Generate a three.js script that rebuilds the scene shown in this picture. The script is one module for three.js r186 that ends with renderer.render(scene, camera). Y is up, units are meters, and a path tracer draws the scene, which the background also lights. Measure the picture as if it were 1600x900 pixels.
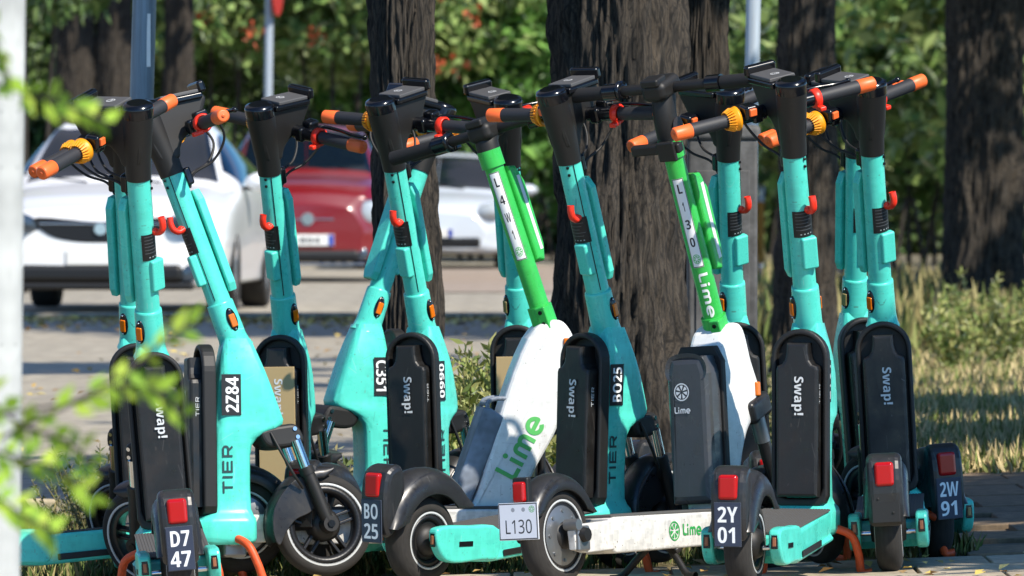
import * as THREE from 'three';
import { Sky } from 'three/addons/objects/Sky.js';
import { RoundedBoxGeometry } from 'three/addons/geometries/RoundedBoxGeometry.js';
import { mergeGeometries, mergeVertices, toCreasedNormals } from 'three/addons/utils/BufferGeometryUtils.js';
import { createNoise3D } from 'simplex-noise';

// ---------------------------------------------------------------- camera, sky, sun, exposure
const scene = new THREE.Scene();
const F = 12660, HC = 0.98, CAMZ = 20;                       // focal length in photo pixels, eye height, distance of the front row
const camera = new THREE.PerspectiveCamera(2 * Math.atan(450 / F) * 180 / Math.PI, 16 / 9, 0.5, 600);
camera.position.set(0, HC, CAMZ);
camera.lookAt(0, HC - 170 / F * CAMZ, 0);
camera.focus = 20.1; camera.userData.fStop = 14;
const sunDir = new THREE.Vector3().setFromSphericalCoords(1, (90 - 50) * Math.PI / 180, 50 * Math.PI / 180); // from behind the camera, to the right
const sky = new Sky(); sky.scale.setScalar(1000); sky.name = 'sky'; sky.userData = { kind: 'structure' };
Object.assign(sky.material.uniforms.sunPosition.value, sunDir);
sky.material.uniforms.turbidity.value = 3; sky.material.uniforms.rayleigh.value = 1.2; sky.material.uniforms.mieCoefficient.value = 0.004;
scene.add(sky);
scene.environmentIntensity = 0.14;
const sun = new THREE.DirectionalLight(new THREE.Color(1, 0.91, 0.78), 5);
sun.position.copy(sunDir).multiplyScalar(60); sun.target.position.set(0, 0, -8); sun.castShadow = true;
sun.shadow.mapSize.set(4096, 4096);
Object.assign(sun.shadow.camera, { left: -14, right: 14, top: 14, bottom: -14, near: 1, far: 160 });
scene.add(sun, sun.target);
const renderer = new THREE.WebGLRenderer({ antialias: true });
renderer.setSize(1024, 576); renderer.shadowMap.enabled = true;
renderer.toneMapping = THREE.LinearToneMapping; renderer.toneMappingExposure = 1.42;

// ---------------------------------------------------------------- helpers
let seedv = 7;
const rnd = () => { seedv = (seedv + 0x6d2b79f5) | 0; let t = Math.imul(seedv ^ (seedv >>> 15), 1 | seedv); t = (t + Math.imul(t ^ (t >>> 7), 61 | t)) ^ t; return ((t ^ (t >>> 14)) >>> 0) / 4294967296; };
const rr = (a, b) => a + (b - a) * rnd();
const noise3 = createNoise3D(rnd);
const R = (d) => d * Math.PI / 180;
const V = (x, y, z) => new THREE.Vector3(x, y, z);
const px = (u, D) => (u - 800) / F * D;                      // photo column at a distance -> x
const vy = (v, D) => HC - (v - 280) / F * D;                 // photo row at a distance -> height
const sm = (a, b, x) => { const t = Math.min(1, Math.max(0, (x - a) / (b - a))); return t * t * (3 - 2 * t); };
const groundY = (x, D) => 0.0337 * (Math.min(4, Math.max(-4, x)) - 0.73) * (1 - sm(25, 42, D));
const used = {};
function numbered(n) { used[n] = (used[n] ?? -1) + 1; return used[n] ? `${n}_${String(used[n]).padStart(3, '0')}` : n; }
function mesh(name, geo, mat, parent = scene) {
  const m = new THREE.Mesh(geo, mat); m.name = parent === scene ? numbered(name) : name;
  m.castShadow = m.receiveShadow = true; parent.add(m); return m;
}
function thing(name, label, category, group) {
  const g = new THREE.Group(); g.name = numbered(name); g.userData = { label, category }; if (group) g.userData.group = group;
  scene.add(g); return g;
}
function structure(name, geo, mat) { const m = mesh(name, geo, mat); m.userData.kind = 'structure'; return m; }
const cache = {};
const C = (k, f) => (cache[k] ??= f());
function join(...gs) { return mergeGeometries(gs.flat().map((g) => { const h = g.index ? g.toNonIndexed() : g; for (const k of Object.keys(h.attributes)) if (!['position', 'normal', 'uv', 'color'].includes(k)) h.deleteAttribute(k); return h; })); }
function boxUV(g, s = 1) {                                    // uv in metres by the dominant axis
  if (g.index) g = g.toNonIndexed(); const p = g.attributes.position, n = g.attributes.normal, uv = new Float32Array(p.count * 2);
  for (let i = 0; i < p.count; i++) { const ax = Math.abs(n.getX(i)), ay = Math.abs(n.getY(i)), az = Math.abs(n.getZ(i)), x = p.getX(i), y = p.getY(i), z = p.getZ(i);
    const [a, b] = ax > ay && ax > az ? [z, y] : ay > az ? [x, z] : [x, y]; uv[2 * i] = a * s; uv[2 * i + 1] = b * s; }
  g.setAttribute('uv', new THREE.BufferAttribute(uv, 2)); return g;
}
const rbox = (w, h, d, r = 0.004, x = 0, y = 0, z = 0) => new RoundedBoxGeometry(w, h, d, 2, Math.min(r, w / 2.01, h / 2.01, d / 2.01)).translate(x, y, z);
function cyl(a, b, r0, r1 = r0, seg = 20) {                    // tapered cylinder from a to b
  const d = b.clone().sub(a), g = new THREE.CylinderGeometry(r1, r0, d.length(), seg, 1);
  g.applyQuaternion(new THREE.Quaternion().setFromUnitVectors(V(0, 1, 0), d.clone().normalize())); const c = a.clone().add(b).multiplyScalar(0.5); return g.translate(c.x, c.y, c.z);
}
const tube = (pts, r, seg = 24, rad = 10) => new THREE.TubeGeometry(new THREE.CatmullRomCurve3(pts), seg, r, rad, false);
function ext(pts, depth, bev = 0.004, z = 0, holes = []) {     // profile in x,y, thickness along z, centred
  const s = new THREE.Shape(pts.map((p) => new THREE.Vector2(p[0], p[1]))); for (const h of holes) s.holes.push(new THREE.Path(h.map((p) => new THREE.Vector2(p[0], p[1]))));
  return new THREE.ExtrudeGeometry(s, { depth: depth - 2 * bev, bevelEnabled: bev > 0, bevelSize: bev, bevelThickness: bev, bevelSegments: 3, bevelOffset: -bev, curveSegments: 8 }).translate(0, 0, z - depth / 2 + bev);
}
function smoothPts(p, n = 40, closed = true) { return new THREE.CatmullRomCurve3(p.map((q) => V(q[0], q[1], 0)), closed, 'centripetal').getPoints(n).slice(0, closed ? n : n + 1).map((q) => [q.x, q.y]); }
function spin(profile, seg = 48) { return new THREE.LatheGeometry(profile.map((p) => new THREE.Vector2(p[0], p[1])), seg).rotateX(Math.PI / 2); }  // [radius, z] about the z axis
function loft(rings, capA = true, capB = true) {               // rings of equal point counts, closed round
  const n = rings[0].length, pos = [], idx = [], uv = [];
  rings.forEach((r, j) => { for (let i = 0; i <= n; i++) { const q = r[i % n]; pos.push(...q); uv.push(i / n, j / (rings.length - 1)); } });
  for (let j = 0; j < rings.length - 1; j++) for (let i = 0; i < n; i++) { const a = j * (n + 1) + i, b = a + n + 1; idx.push(a, a + 1, b, b, a + 1, b + 1); }
  const cap = (r, flip) => { const c0 = pos.length / 3, c = r.reduce((s, q) => [s[0] + q[0] / n, s[1] + q[1] / n, s[2] + q[2] / n], [0, 0, 0]); pos.push(...c); uv.push(0.5, 0.5); for (const q of r) { pos.push(...q); uv.push(0.5, 0.5); }
    for (let i = 0; i < n; i++) { const a = c0 + 1 + i, b = c0 + 1 + (i + 1) % n; flip ? idx.push(c0, a, b) : idx.push(c0, b, a); } };
  if (capA) cap(rings[0], true); if (capB) cap(rings[rings.length - 1], false);
  const g = new THREE.BufferGeometry(); g.setAttribute('position', new THREE.Float32BufferAttribute(pos, 3)); g.setAttribute('uv', new THREE.Float32BufferAttribute(uv, 2)); g.setIndex(idx); g.computeVertexNormals(); return g;
}
const ell = (y, cx, rx, rz, n = 28) => Array.from({ length: n }, (_, i) => { const a = -i / n * 2 * Math.PI; return [cx + rx * Math.cos(a), y, rz * Math.sin(a)]; });

// ---------------------------------------------------------------- textures and materials
function dataTex(w, h, f, srgb = true) {
  const d = new Uint8Array(w * h * 4); for (let j = 0; j < h; j++) for (let i = 0; i < w; i++) { const c = f(i / w, j / h, i, j); d.set([c[0], c[1], c[2], 255], (j * w + i) * 4); }
  const t = new THREE.DataTexture(d, w, h); t.wrapS = t.wrapT = THREE.RepeatWrapping; t.magFilter = THREE.LinearFilter; t.minFilter = THREE.LinearMipmapLinearFilter; t.generateMipmaps = true; if (srgb) t.colorSpace = THREE.SRGBColorSpace; t.needsUpdate = true; return t;
}
const TAU = 6.283185307;
const per = (u, v, f, s = 0) => noise3(Math.cos(u * TAU) * f + s, Math.sin(u * TAU) * f + s * 1.3, Math.cos(v * TAU) * f + 2.1 * s) * 0.5 + noise3(Math.cos(v * TAU) * f - s, Math.sin(v * TAU) * f + 5, Math.sin(u * TAU) * f + s) * 0.5;
function tinted(rgb, amp, f, speck, seed) {                    // base colour with patches and specks of dirt
  return dataTex(256, 256, (u, v) => { let k = 1 + amp * (per(u, v, f, seed) + 0.5 * per(u, v, f * 4, seed + 3)); if (speck && per(u, v, 26, seed + 9) > 0.72) k *= 1 - speck * 0.6; return rgb.map((c) => Math.max(0, Math.min(255, c * k))); });
}
const mapMat = (rgb, amp, f, speck, seed, o) => new THREE.MeshStandardMaterial({ map: tinted(rgb, amp, f, speck, seed), ...o });
const std = (c, rough, o = {}) => new THREE.MeshStandardMaterial({ color: c, roughness: rough, ...o });
const roughTex = dataTex(256, 256, (u, v) => { const k = 150 + 70 * per(u, v, 2.2, 4) + 40 * per(u, v, 12, 8); return [k, k, k]; }, false);
function worn(rgb, seed, o, k = 1) {                          // paint with scratches, scuffs and dirt specks
  const c = document.createElement('canvas'); c.width = c.height = 512; const x = c.getContext('2d'), css = (f, a) => `rgba(${rgb.map((q) => Math.round(Math.min(255, q * f))).join(',')},${a})`; seedv = 1000 + seed * 77;
  x.fillStyle = css(1, 1); x.fillRect(0, 0, 512, 512);
  for (let i = 0; i < 1400; i++) { x.fillStyle = rnd() < 0.5 ? css(0.8, 0.1 * k) : css(1.15, 0.08 * k); const w = rr(3, 26); x.fillRect(rr(-20, 512), rr(-20, 512), w, w * rr(0.3, 2)); }
  for (let i = 0; i < 260; i++) { x.fillStyle = `rgba(70,60,48,${rr(0.05, 0.4) * k})`; const r = rr(0.6, 2); x.beginPath(); x.arc(rr(0, 512), rr(0, 512), r, 0, TAU); x.fill(); }
  for (let i = 0; i < 60; i++) { x.strokeStyle = rnd() < 0.6 ? `rgba(205,205,200,${rr(0.08, 0.45) * k})` : `rgba(40,40,40,${rr(0.08, 0.35) * k})`; x.lineWidth = rr(0.5, 1.6); const a = rr(0, 512), b = rr(0, 512), g = rnd() < 0.6 ? rr(1.2, 1.9) : rr(0, TAU), l = rr(4, 46); x.beginPath(); x.moveTo(a, b); x.lineTo(a + Math.cos(g) * l, b + Math.sin(g) * l); x.stroke(); }
  for (let i = 0; i < 10; i++) { const a = rr(0, 512), b = rr(0, 512), n = rr(8, 26); for (let j = 0; j < n; j++) { x.fillStyle = `rgba(120,108,88,${rr(0.04, 0.2) * k})`; x.fillRect(a + rr(-26, 26), b + rr(-40, 40), rr(1, 5), rr(2, 12)); } }
  const t = new THREE.CanvasTexture(c); t.wrapS = t.wrapT = THREE.RepeatWrapping; t.repeat.set(2, 2); t.offset.set(seed * 0.37, seed * 0.21); t.colorSpace = THREE.SRGBColorSpace; return new THREE.MeshStandardMaterial({ map: t, roughnessMap: roughTex, ...o });
}
const turqs = [1, 2, 3].map((i) => worn([80, 206, 188], i, { roughness: 0.55 }, 1.15)), cases = [4, 5, 6].map((i) => worn([25, 24, 23], i, { roughness: 0.75 }, [0.5, 0.8, 1.1][i - 4]));
let skin = 0;
const M = {
  
  black: mapMat([23, 22, 21], 0.12, 2, 0, 2, { roughness: 0.55 }),
  gloss: std(0x0d0f14, 0.18),
  fender: worn([34, 34, 35], 7, { roughness: 0.7 }, 1),
  rubber: std(0x151516, 0.75),
  grip: std(0x26272b, 0.6),
  tyre: mapMat([40, 38, 36], 0.2, 3, 0.3, 5, { roughness: 0.9 }),
  orange: std(0xee6a30, 0.45), red: std(0xe8321c, 0.4), stand: mapMat([214, 84, 40], 0.12, 2, 0.3, 6, { roughness: 0.5 }),
  yellow: std(0xe8970e, 0.45), amber: std(0xd06a08, 0.15), tail: std(0xa80d10, 0.15), clear: std(0x8d7c50, 0.15),
  chrome: std(0xc8cdd2, 0.15, { metalness: 1 }), alloy: std(0x8e9092, 0.4, { metalness: 0.8 }), rim: std(0x17181b, 0.4), stripe: std(0xb9bcbc, 0.5),
  pink: std(0x8f5a3e, 0.2), mat: std(0x4c4b49, 0.9), tan: std(0xb59c70, 0.45, { metalness: 0.15 }), display: std(0x4a4a4b, 0.6), bolt: std(0x16181a, 0.35, { metalness: 0.5 }),
  green: worn([54, 178, 76], 9, { roughness: 0.55 }, 0.9), white: worn([222, 223, 222], 8, { roughness: 0.6 }, 0.9), slate: mapMat([112, 121, 134], 0.22, 2, 0.3, 13, { roughness: 0.55 }),
  limeBattery: worn([62, 64, 68], 10, { roughness: 0.6 }, 1), cream: std(0xe6dcc0, 0.4),
};
const texts = {};
function textMat(key, w, h, draw, o = {}) {
  return texts[key] ??= (() => { const c = document.createElement('canvas'); c.width = w; c.height = h; const x = c.getContext('2d'); x.clearRect(0, 0, w, h); draw(x, w, h);
    const t = new THREE.CanvasTexture(c); t.colorSpace = THREE.SRGBColorSpace; return new THREE.MeshStandardMaterial({ map: t, transparent: true, roughness: 0.5, ...o }); })();
}
function word(x, s, cx, cy, hgt, width, col, font = 'bold') { x.fillStyle = col; x.textAlign = 'center'; x.textBaseline = 'middle'; x.save(); x.font = `${font} ${hgt}px sans-serif`; const m = x.measureText(s).width; x.translate(cx, cy); x.scale(width / m, 1); x.fillText(s, 0, 0); x.restore(); }
const swapT = () => textMat('swap', 256, 96, (x, w, h) => word(x, 'Swap!', w / 2, h / 2, 84, 240, '#c9cccd'));
const brandT = (col) => textMat('brand' + col, 256, 80, (x, w, h) => {      // thin wide capitals
  x.strokeStyle = col; x.lineWidth = 11; x.beginPath(); const y0 = 12, y1 = 68, m = 40;
  x.moveTo(8, y0); x.lineTo(70, y0); x.moveTo(39, y0); x.lineTo(39, y1); x.moveTo(92, y0 - 5); x.lineTo(92, y1);
  x.moveTo(176, y0); x.lineTo(120, y0); x.lineTo(120, y1 - 5); x.lineTo(176, y1 - 5); x.moveTo(120, m - 2); x.lineTo(172, m - 2);
  x.moveTo(200, y1); x.lineTo(200, y0); x.lineTo(238, y0); x.quadraticCurveTo(250, y0 + 2, 250, 26); x.quadraticCurveTo(250, 42, 236, 42); x.lineTo(200, 42); x.moveTo(228, 42); x.lineTo(250, y1); x.stroke(); });
const stickerT = (s) => textMat('st' + s, 256, 128, (x, w, h) => { x.fillStyle = '#131518'; x.fillRect(0, 0, w, h); word(x, s, w / 2, h / 2 + 6, 118, 226, '#e9ecec'); });
const plateT = (a, b) => textMat('pl' + a + b, 160, 272, (x, w, h) => { x.fillStyle = '#2b3448'; x.fillRect(0, 0, w, h); for (let i = 0; i < 260; i++) { x.fillStyle = `rgba(150,160,180,${0.12 * rnd()})`; x.fillRect(w * rnd(), h * rnd(), 1 + 14 * rnd(), 1 + 2 * rnd()); } word(x, a, w / 2, 74, 138, 130, '#e4e8ea'); word(x, b, w / 2, 204, 138, 130, '#e4e8ea'); });
function limeIcon(x, cx, cy, r, col) { x.strokeStyle = col; x.fillStyle = col; x.lineWidth = r * 0.14; x.beginPath(); x.arc(cx, cy, r * 0.92, 0, TAU); x.stroke(); for (let i = 0; i < 7; i++) { const a = i / 7 * TAU - 1.57; x.beginPath(); x.moveTo(cx + r * 0.16 * Math.cos(a), cy + r * 0.16 * Math.sin(a)); x.arc(cx, cy, r * 0.74, a - 0.3, a + 0.3); x.closePath(); x.fill(); } }
const limeT = (col) => textMat('lime' + col, 512, 200, (x) => {              // rounded lower-case lettering
  x.strokeStyle = col; x.lineWidth = 30; x.lineCap = 'butt'; x.lineJoin = 'round'; x.beginPath(); x.moveTo(34, 20); x.lineTo(34, 140); x.quadraticCurveTo(34, 166, 62, 166); x.lineTo(112, 166);
  x.moveTo(146, 78); x.lineTo(146, 180); x.moveTo(206, 180); x.lineTo(206, 112); x.quadraticCurveTo(206, 78, 238, 78); x.quadraticCurveTo(270, 78, 270, 112); x.lineTo(270, 180); x.moveTo(270, 112); x.quadraticCurveTo(270, 78, 302, 78); x.quadraticCurveTo(334, 78, 334, 112); x.lineTo(334, 180);
  x.moveTo(386, 128); x.lineTo(482, 128); x.arc(432, 126, 50, 0, -5.4, true); x.stroke(); x.fillStyle = col; x.beginPath(); x.arc(146, 40, 18, 0, TAU); x.fill(); });
const iconT = (col) => textMat('icon' + col, 128, 128, (x) => limeIcon(x, 64, 64, 62, col));
const logoT = () => textMat('logo', 128, 128, (x) => { x.strokeStyle = '#c4c6c6'; x.lineWidth = 12; x.beginPath(); x.arc(64, 64, 50, 0, TAU); x.stroke(); x.beginPath(); x.arc(50, 62, 16, 0, 4.2); x.moveTo(94, 50); x.arc(78, 66, 16, 5.4, 9.6); x.stroke(); });
const smallT = () => textMat('small', 128, 176, (x, w, h) => { x.fillStyle = '#101113'; x.fillRect(0, 0, w, h); x.fillStyle = '#4a4d50'; for (let i = 0; i < 6; i++) x.fillRect(14, 14 + i * 22, 62 + 40 * ((i * 37 % 10) / 10), 5); x.fillStyle = '#8c9092'; for (let i = 0; i < 4; i++) x.fillRect(34 + i * 18, 152, 8, 8); });
const columnT = (s) => textMat('col' + s, 96, 640, (x, w, h) => { x.fillStyle = '#e9e9ea'; x.fillRect(0, 0, w, h); x.strokeStyle = '#26282c'; x.lineWidth = 5; x.strokeRect(4, 4, w - 8, h - 8); [...s].forEach((c, i) => word(x, c, w / 2, 74 + i * 128, 92, c === '1' ? 22 : 46, '#1b1d22')); limeIcon(x, w / 2, 580, 34, '#3fae4e'); });
const rearPlateT = (s) => textMat('rp' + s, 320, 252, (x, w, h) => { x.fillStyle = '#e3e6ee'; x.fillRect(0, 0, w, h); x.strokeStyle = '#23262c'; x.lineWidth = 7; x.strokeRect(5, 5, w - 10, h - 10); for (const u of [120, 206]) { x.fillStyle = '#9a9ea6'; x.beginPath(); x.arc(u, 46, 15, 0, TAU); x.fill(); } limeIcon(x, 276, 44, 24, '#4da65a'); word(x, s, w / 2, 164, 132, 232, '#20242c', ''); });
// decals: flat print 1.2 mm off its surface
function decal(name, parent, mat, w, h, at, face, rot = 0, tilt = 0) {
  const g = new THREE.PlaneGeometry(w, h).rotateZ(R(rot)).rotateX(R(tilt)); if (face === 'rear') g.rotateY(-Math.PI / 2); if (face === 'left') g.rotateY(Math.PI); if (face === 'top') g.rotateX(-Math.PI / 2).rotateY(-Math.PI / 2);
  return mesh(name, g.translate(...at), mat, parent);
}

// ---------------------------------------------------------------- wheels
function wheelGeo(key, r, w, rimR, spokes) {
  return C('wheel' + key, () => {
    const tw = w / 2, pr = []; for (let i = 0; i <= 14; i++) { const a = i / 14 * Math.PI; pr.push([rimR + (r - rimR) * Math.pow(Math.sin(a), 0.6), -tw * Math.cos(a)]); }
    pr.push(pr[0]); const tyre = spin(pr, 64);
    const rim = join(spin([[rimR - 0.018, -tw * 0.8], [rimR, -tw * 0.95], [rimR + 0.002, 0], [rimR, tw * 0.95], [rimR - 0.018, tw * 0.8], [rimR - 0.02, 0], [rimR - 0.018, -tw * 0.8]], 56));
    const st = []; for (const s of [-1, 1]) st.push(spin([[rimR - 0.0005, s * tw * 0.99], [rimR + 0.0055, s * (tw + 0.0006)], [rimR + 0.0055, s * (tw - 0.002)], [rimR - 0.0005, s * (tw - 0.002)], [rimR - 0.0005, s * tw * 0.99]], 56));
    const sp = []; for (let i = 0; i < spokes; i++) for (const d of [-1, 1]) sp.push(rbox(rimR - 0.03, 0.008, 0.02, 0.002, (rimR - 0.03) / 2 + 0.018, d * 0.011, 0).rotateZ(i / spokes * TAU));
    const hub = spin([[0.001, tw + 0.012], [0.03, tw + 0.01], [0.042, tw * 0.6], [0.042, -tw * 0.6], [0.03, -tw - 0.01], [0.001, -tw - 0.012]], 32);
    return { tyre, rim, stripe: join(st), spokes: sp.length ? join(sp) : null, hub };
  });
}
function addWheel(name, parent, g, mats = {}) {
  const t = mesh(name, g.tyre, M.tyre, parent); mesh('rim', g.rim, mats.rim ?? M.rim, t); mesh('rim_stripe', g.stripe, M.stripe, t); if (g.spokes) mesh('spokes', g.spokes, mats.rim ?? M.rim, t); mesh('hub', g.hub, mats.hub ?? M.black, t); return t;
}
function arcFender(rad, w, a0, a1, drop, th = 0.004, n = 22) {   // swept mudguard: arc in x,y about the axle, round cross section
  const rings = []; const K = 14;
  for (let j = 0; j <= n; j++) { const t = j / n, a = R(a0 + (a1 - a0) * t), end = Math.min(1, Math.min(t, 1 - t) * 8 + 0.4), ring = [];
    for (let side = 0; side < 2; side++) for (let i = 0; i <= K; i++) { const q = side ? K - i : i, b = (q / K - 0.5) * Math.PI, rd = rad - drop * (1 - Math.pow(Math.cos(b), 0.7)) * end - (side ? th : 0), z = Math.sin(b) * (w / 2 - (side ? th : 0)); ring.push([Math.cos(a) * rd, Math.sin(a) * rd, z]); }
    rings.push(ring); }
  return loft(rings.reverse());
}

// ---------------------------------------------------------------- the turquoise scooter
const RAKE = 20, P0 = V(-0.223, 0.612, 0), AX = [0.052, -0.5085];
function steerSet(p, phi, p0 = P0, rake = RAKE) { p.position.copy(p0); p.quaternion.copy(new THREE.Quaternion().setFromAxisAngle(V(0, 0, 1), R(rake)).multiply(new THREE.Quaternion().setFromAxisAngle(V(0, 1, 0), R(phi)))); return p; }
function place(g, u, D, heading, lean, ref) {
  const x = px(u, D), c = Math.cos(R(heading)), s = Math.sin(R(heading)), gy = groundY(x, D);
  g.rotation.set(-lean, R(heading), 0, 'YXZ'); const up = ref.y * Math.sin(-lean);      // lean shifts the reference point sideways
  g.position.set(x - ref.x * c - up * s, gy, CAMZ - D + ref.x * s - up * c);
}
function turquoiseScooter(o) {
  const t = thing('electric_scooter', o.label, 'scooter', o.group ?? 'turquoise rental scooters parked in a row');
  place(t, o.u, o.D, o.h, o.lean ?? 0, P0); M.turq = turqs[skin % 3]; const caseMat = cases[(skin + 1) % 3]; skin++;
  // frame, battery housing, battery
  const fr = mesh('frame', C('frame', () => { const rr_ = (y, xr, xf, w) => { const n = 36, c = (xr + xf) / 2, a = (xf - xr) / 2; return Array.from({ length: n }, (_, i) => { const q = -i / n * TAU, cs = Math.cos(q), sn = Math.sin(q), e = 0.38; return [c + a * Math.sign(cs) * Math.pow(Math.abs(cs), e), y, w * Math.sign(sn) * Math.pow(Math.abs(sn), e)]; }); };
    const L = [[0.104, -0.325, -0.2, 0.068], [0.112, -0.336, -0.184, 0.077], [0.12, -0.338, -0.181, 0.079], [0.16, -0.338, -0.181, 0.079], [0.17, -0.33, -0.183, 0.076], [0.18, -0.314, -0.188, 0.066], [0.194, -0.301, -0.193, 0.06], [0.25, -0.296, -0.195, 0.0585], [0.33, -0.29, -0.194, 0.0585], [0.355, -0.288, -0.189, 0.0583], [0.374, -0.287, -0.174, 0.058], [0.388, -0.286, -0.148, 0.0575], [0.398, -0.285, -0.12, 0.057], [0.408, -0.284, -0.108, 0.055], [0.42, -0.283, -0.106, 0.0545], [0.45, -0.281, -0.117, 0.0555], [0.5, -0.277, -0.135, 0.0555], [0.54, -0.272, -0.15, 0.052], [0.58, -0.266, -0.167, 0.0455], [0.605, -0.261, -0.178, 0.04], [0.625, -0.256, -0.187, 0.036]];
    return boxUV(toCreasedNormals(loft(L.map((q) => rr_(...q))), 0.75)); }), M.turq, t);
  if (o.right) decal('number_sticker', fr, stickerT(o.right), 0.104, 0.05, [-0.245, 0.482, 0.0573], 'right', 90);
  if (o.left) decal('number_sticker', fr, stickerT(o.left), 0.104, 0.05, [-0.245, 0.482, -0.0573], 'left', -90);
  decal('lettering', fr, brandT('#1b3a3c'), 0.125, 0.034, [-0.256, 0.292, 0.0602], 'right', 90); decal('lettering', fr, brandT('#1b3a3c'), 0.125, 0.034, [-0.256, 0.292, -0.0602], 'left', -90);
  mesh('battery_housing', C('housing', () => {   // arched black surround with an open top
    const arch = (w, y0, y1, r) => { const p = []; for (let i = 0; i <= 16; i++) { const a = i / 16 * Math.PI; p.push([r * Math.cos(a) * (w / r), y1 - w + w * Math.sin(a)]); } const c = 0.025; p.push([-w, y0 + c], [-w + c * 0.3, y0 + c * 0.3], [-w + c, y0], [w - c, y0], [w - c * 0.3, y0 + c * 0.3], [w, y0 + c]); return p; };
    const a = ext(arch(0.071, 0.176, 0.612, 0.071), 0.036, 0.006, 0, [arch(0.058, 0.196, 0.597, 0.058)]), back = ext(arch(0.066, 0.18, 0.605, 0.066), 0.01, 0.001, -0.012);
    return boxUV(join(a, back)).rotateY(-Math.PI / 2).translate(-0.303, 0, 0); }), M.black, t);
  const bt = mesh('battery', C('battery', () => { const p = [[-0.052, 0.2], [0.052, 0.2], [0.053, 0.512], [0.05, 0.521], [0.038, 0.526], [0.031, 0.536], [0.0275, 0.552], [0.026, 0.578], [-0.026, 0.578], [-0.0275, 0.552], [-0.031, 0.536], [-0.038, 0.526], [-0.05, 0.521], [-0.053, 0.512]];
    return boxUV(ext(p, 0.066, 0.008)).rotateY(-Math.PI / 2).translate(-0.318, 0, 0); }), caseMat, t);
  if (o.tan) mesh('metal_face', C('bface', () => rbox(0.004, 0.325, 0.1, 0.0015, -0.3522, 0.365, 0)), M.tan, bt);
  decal('lettering', bt, swapT(), 0.105, 0.036, [-0.3552, 0.448, 0.006], 'rear', -90);
  decal('lettering', bt, brandT('#b4b8ba'), 0.05, 0.013, [-0.331, 0.452, 0.0535], 'right', 90);
  // deck with mat, rails and rear arms
  const dk = mesh('deck', C('deck', () => { const p = [[-0.325, 0.168], [-0.325, 0.104], [-0.36, 0.092], [-0.74, 0.056], [-0.8, 0.058], [-0.815, 0.076], [-0.81, 0.118], [-0.79, 0.128]]; const a = ext(p, 0.19, 0.009); const q = a.attributes.position; for (let i = 0; i < q.count; i++) if (q.getX(i) > -0.36) q.setZ(i, q.getZ(i) * 0.86); a.computeVertexNormals(); return boxUV(a); }), M.turq, t);
  mesh('deck_mat', C('mat', () => { const g = []; for (let i = -11; i <= 11; i++) g.push(new THREE.BoxGeometry(0.45, 0.006, 0.0042).translate(0, 0, i * 0.0071)); g.push(new THREE.BoxGeometry(0.45, 0.004, 0.168)); return join(g).rotateZ(Math.atan2(0.04, 0.465)).translate(-0.572, 0.1495, 0); }), M.mat, dk);
  mesh('stand_pocket', C('pocket', () => join([-1, 1].map((s) => rbox(0.2, 0.016, 0.004, 0.002, 0, 0, s * 0.0962).rotateZ(0.09).translate(-0.6, 0.086, 0)))), M.black, dk);
  for (const s of [-1, 1]) {
    const arm = mesh('rear_arm', C('arm' + s, () => { const p = smoothPts([[-0.72, 0.138], [-0.82, 0.148], [-0.925, 0.148], [-0.945, 0.14], [-0.94, 0.1], [-0.915, 0.068], [-0.88, 0.058], [-0.78, 0.062], [-0.72, 0.066]], 40); const g = ext(p, 0.03, 0.007, s * 0.083); return boxUV(g); }), M.turq, dk);
    mesh('side_reflector', C('srefl' + s, () => join(rbox(0.004, 0.034, 0.017, 0.002, -0.945, 0.116, s * 0.083))), M.gloss, dk); mesh('reflector_lens', C('slens' + s, () => rbox(0.004, 0.022, 0.009, 0.002, -0.9475, 0.116, s * 0.083)), o.pale ? M.clear : M.pink, dk);
    mesh('slot', C('slot' + s, () => rbox(0.05, 0.013, 0.003, 0.0014, -0.84, 0.104, s * 0.0985)), M.gloss, dk);
    mesh('axle_bolt', C('abolt' + s, () => cyl(V(-0.9, 0.1, s * 0.035), V(-0.9, 0.1, s * 0.082), 0.007, 0.005, 10)), M.chrome, dk);
    mesh('kickstand_leg', C('kleg' + s, () => join(tube([V(-0.255, 0.125, s * 0.03), V(-0.235, 0.118, s * 0.075), V(-0.215, 0.1, s * 0.108), V(-0.195, 0.055, s * 0.121), V(-0.178, 0.008, s * 0.127), V(-0.172, 0.0085, s * 0.15)], 0.0105, 30, 12))), M.stand, t);
  }
  mesh('kickstand_bracket', C('kbr', () => join(rbox(0.06, 0.05, 0.07, 0.008, -0.235, 0.098, 0), rbox(0.02, 0.028, 0.12, 0.005, -0.245, 0.115, 0))), M.alloy, t);
  // rear wheel and mudguard
  const rw = addWheel('rear_wheel', t, wheelGeo('rear', 0.11, 0.066, 0.066, 0)); rw.position.set(-0.9, 0.11, 0);
  mesh('wheel_disc', C('rdisc', () => spin([[0.001, 0.022], [0.05, 0.024], [0.064, 0.022], [0.064, -0.022], [0.05, -0.024], [0.001, -0.022]], 40)), M.black, rw);
  const rf = mesh('rear_fender', C('rfender', () => { const a = arcFender(0.168, 0.112, 28, 172, 0.062); const tail = ext(smoothPts([[-0.166, 0.16], [-0.12, 0.178], [-0.1, 0.14], [-0.12, 0.03], [-0.155, 0.0], [-0.172, 0.03]], 30), 0.088, 0.016); return boxUV(join(a, tail)).translate(-0.9, 0.122, 0); }), M.fender, t);
  mesh('tail_light', C('tail', () => rbox(0.026, 0.06, 0.048, 0.009, -1.07, 0.25, 0)), M.tail, rf);
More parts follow.
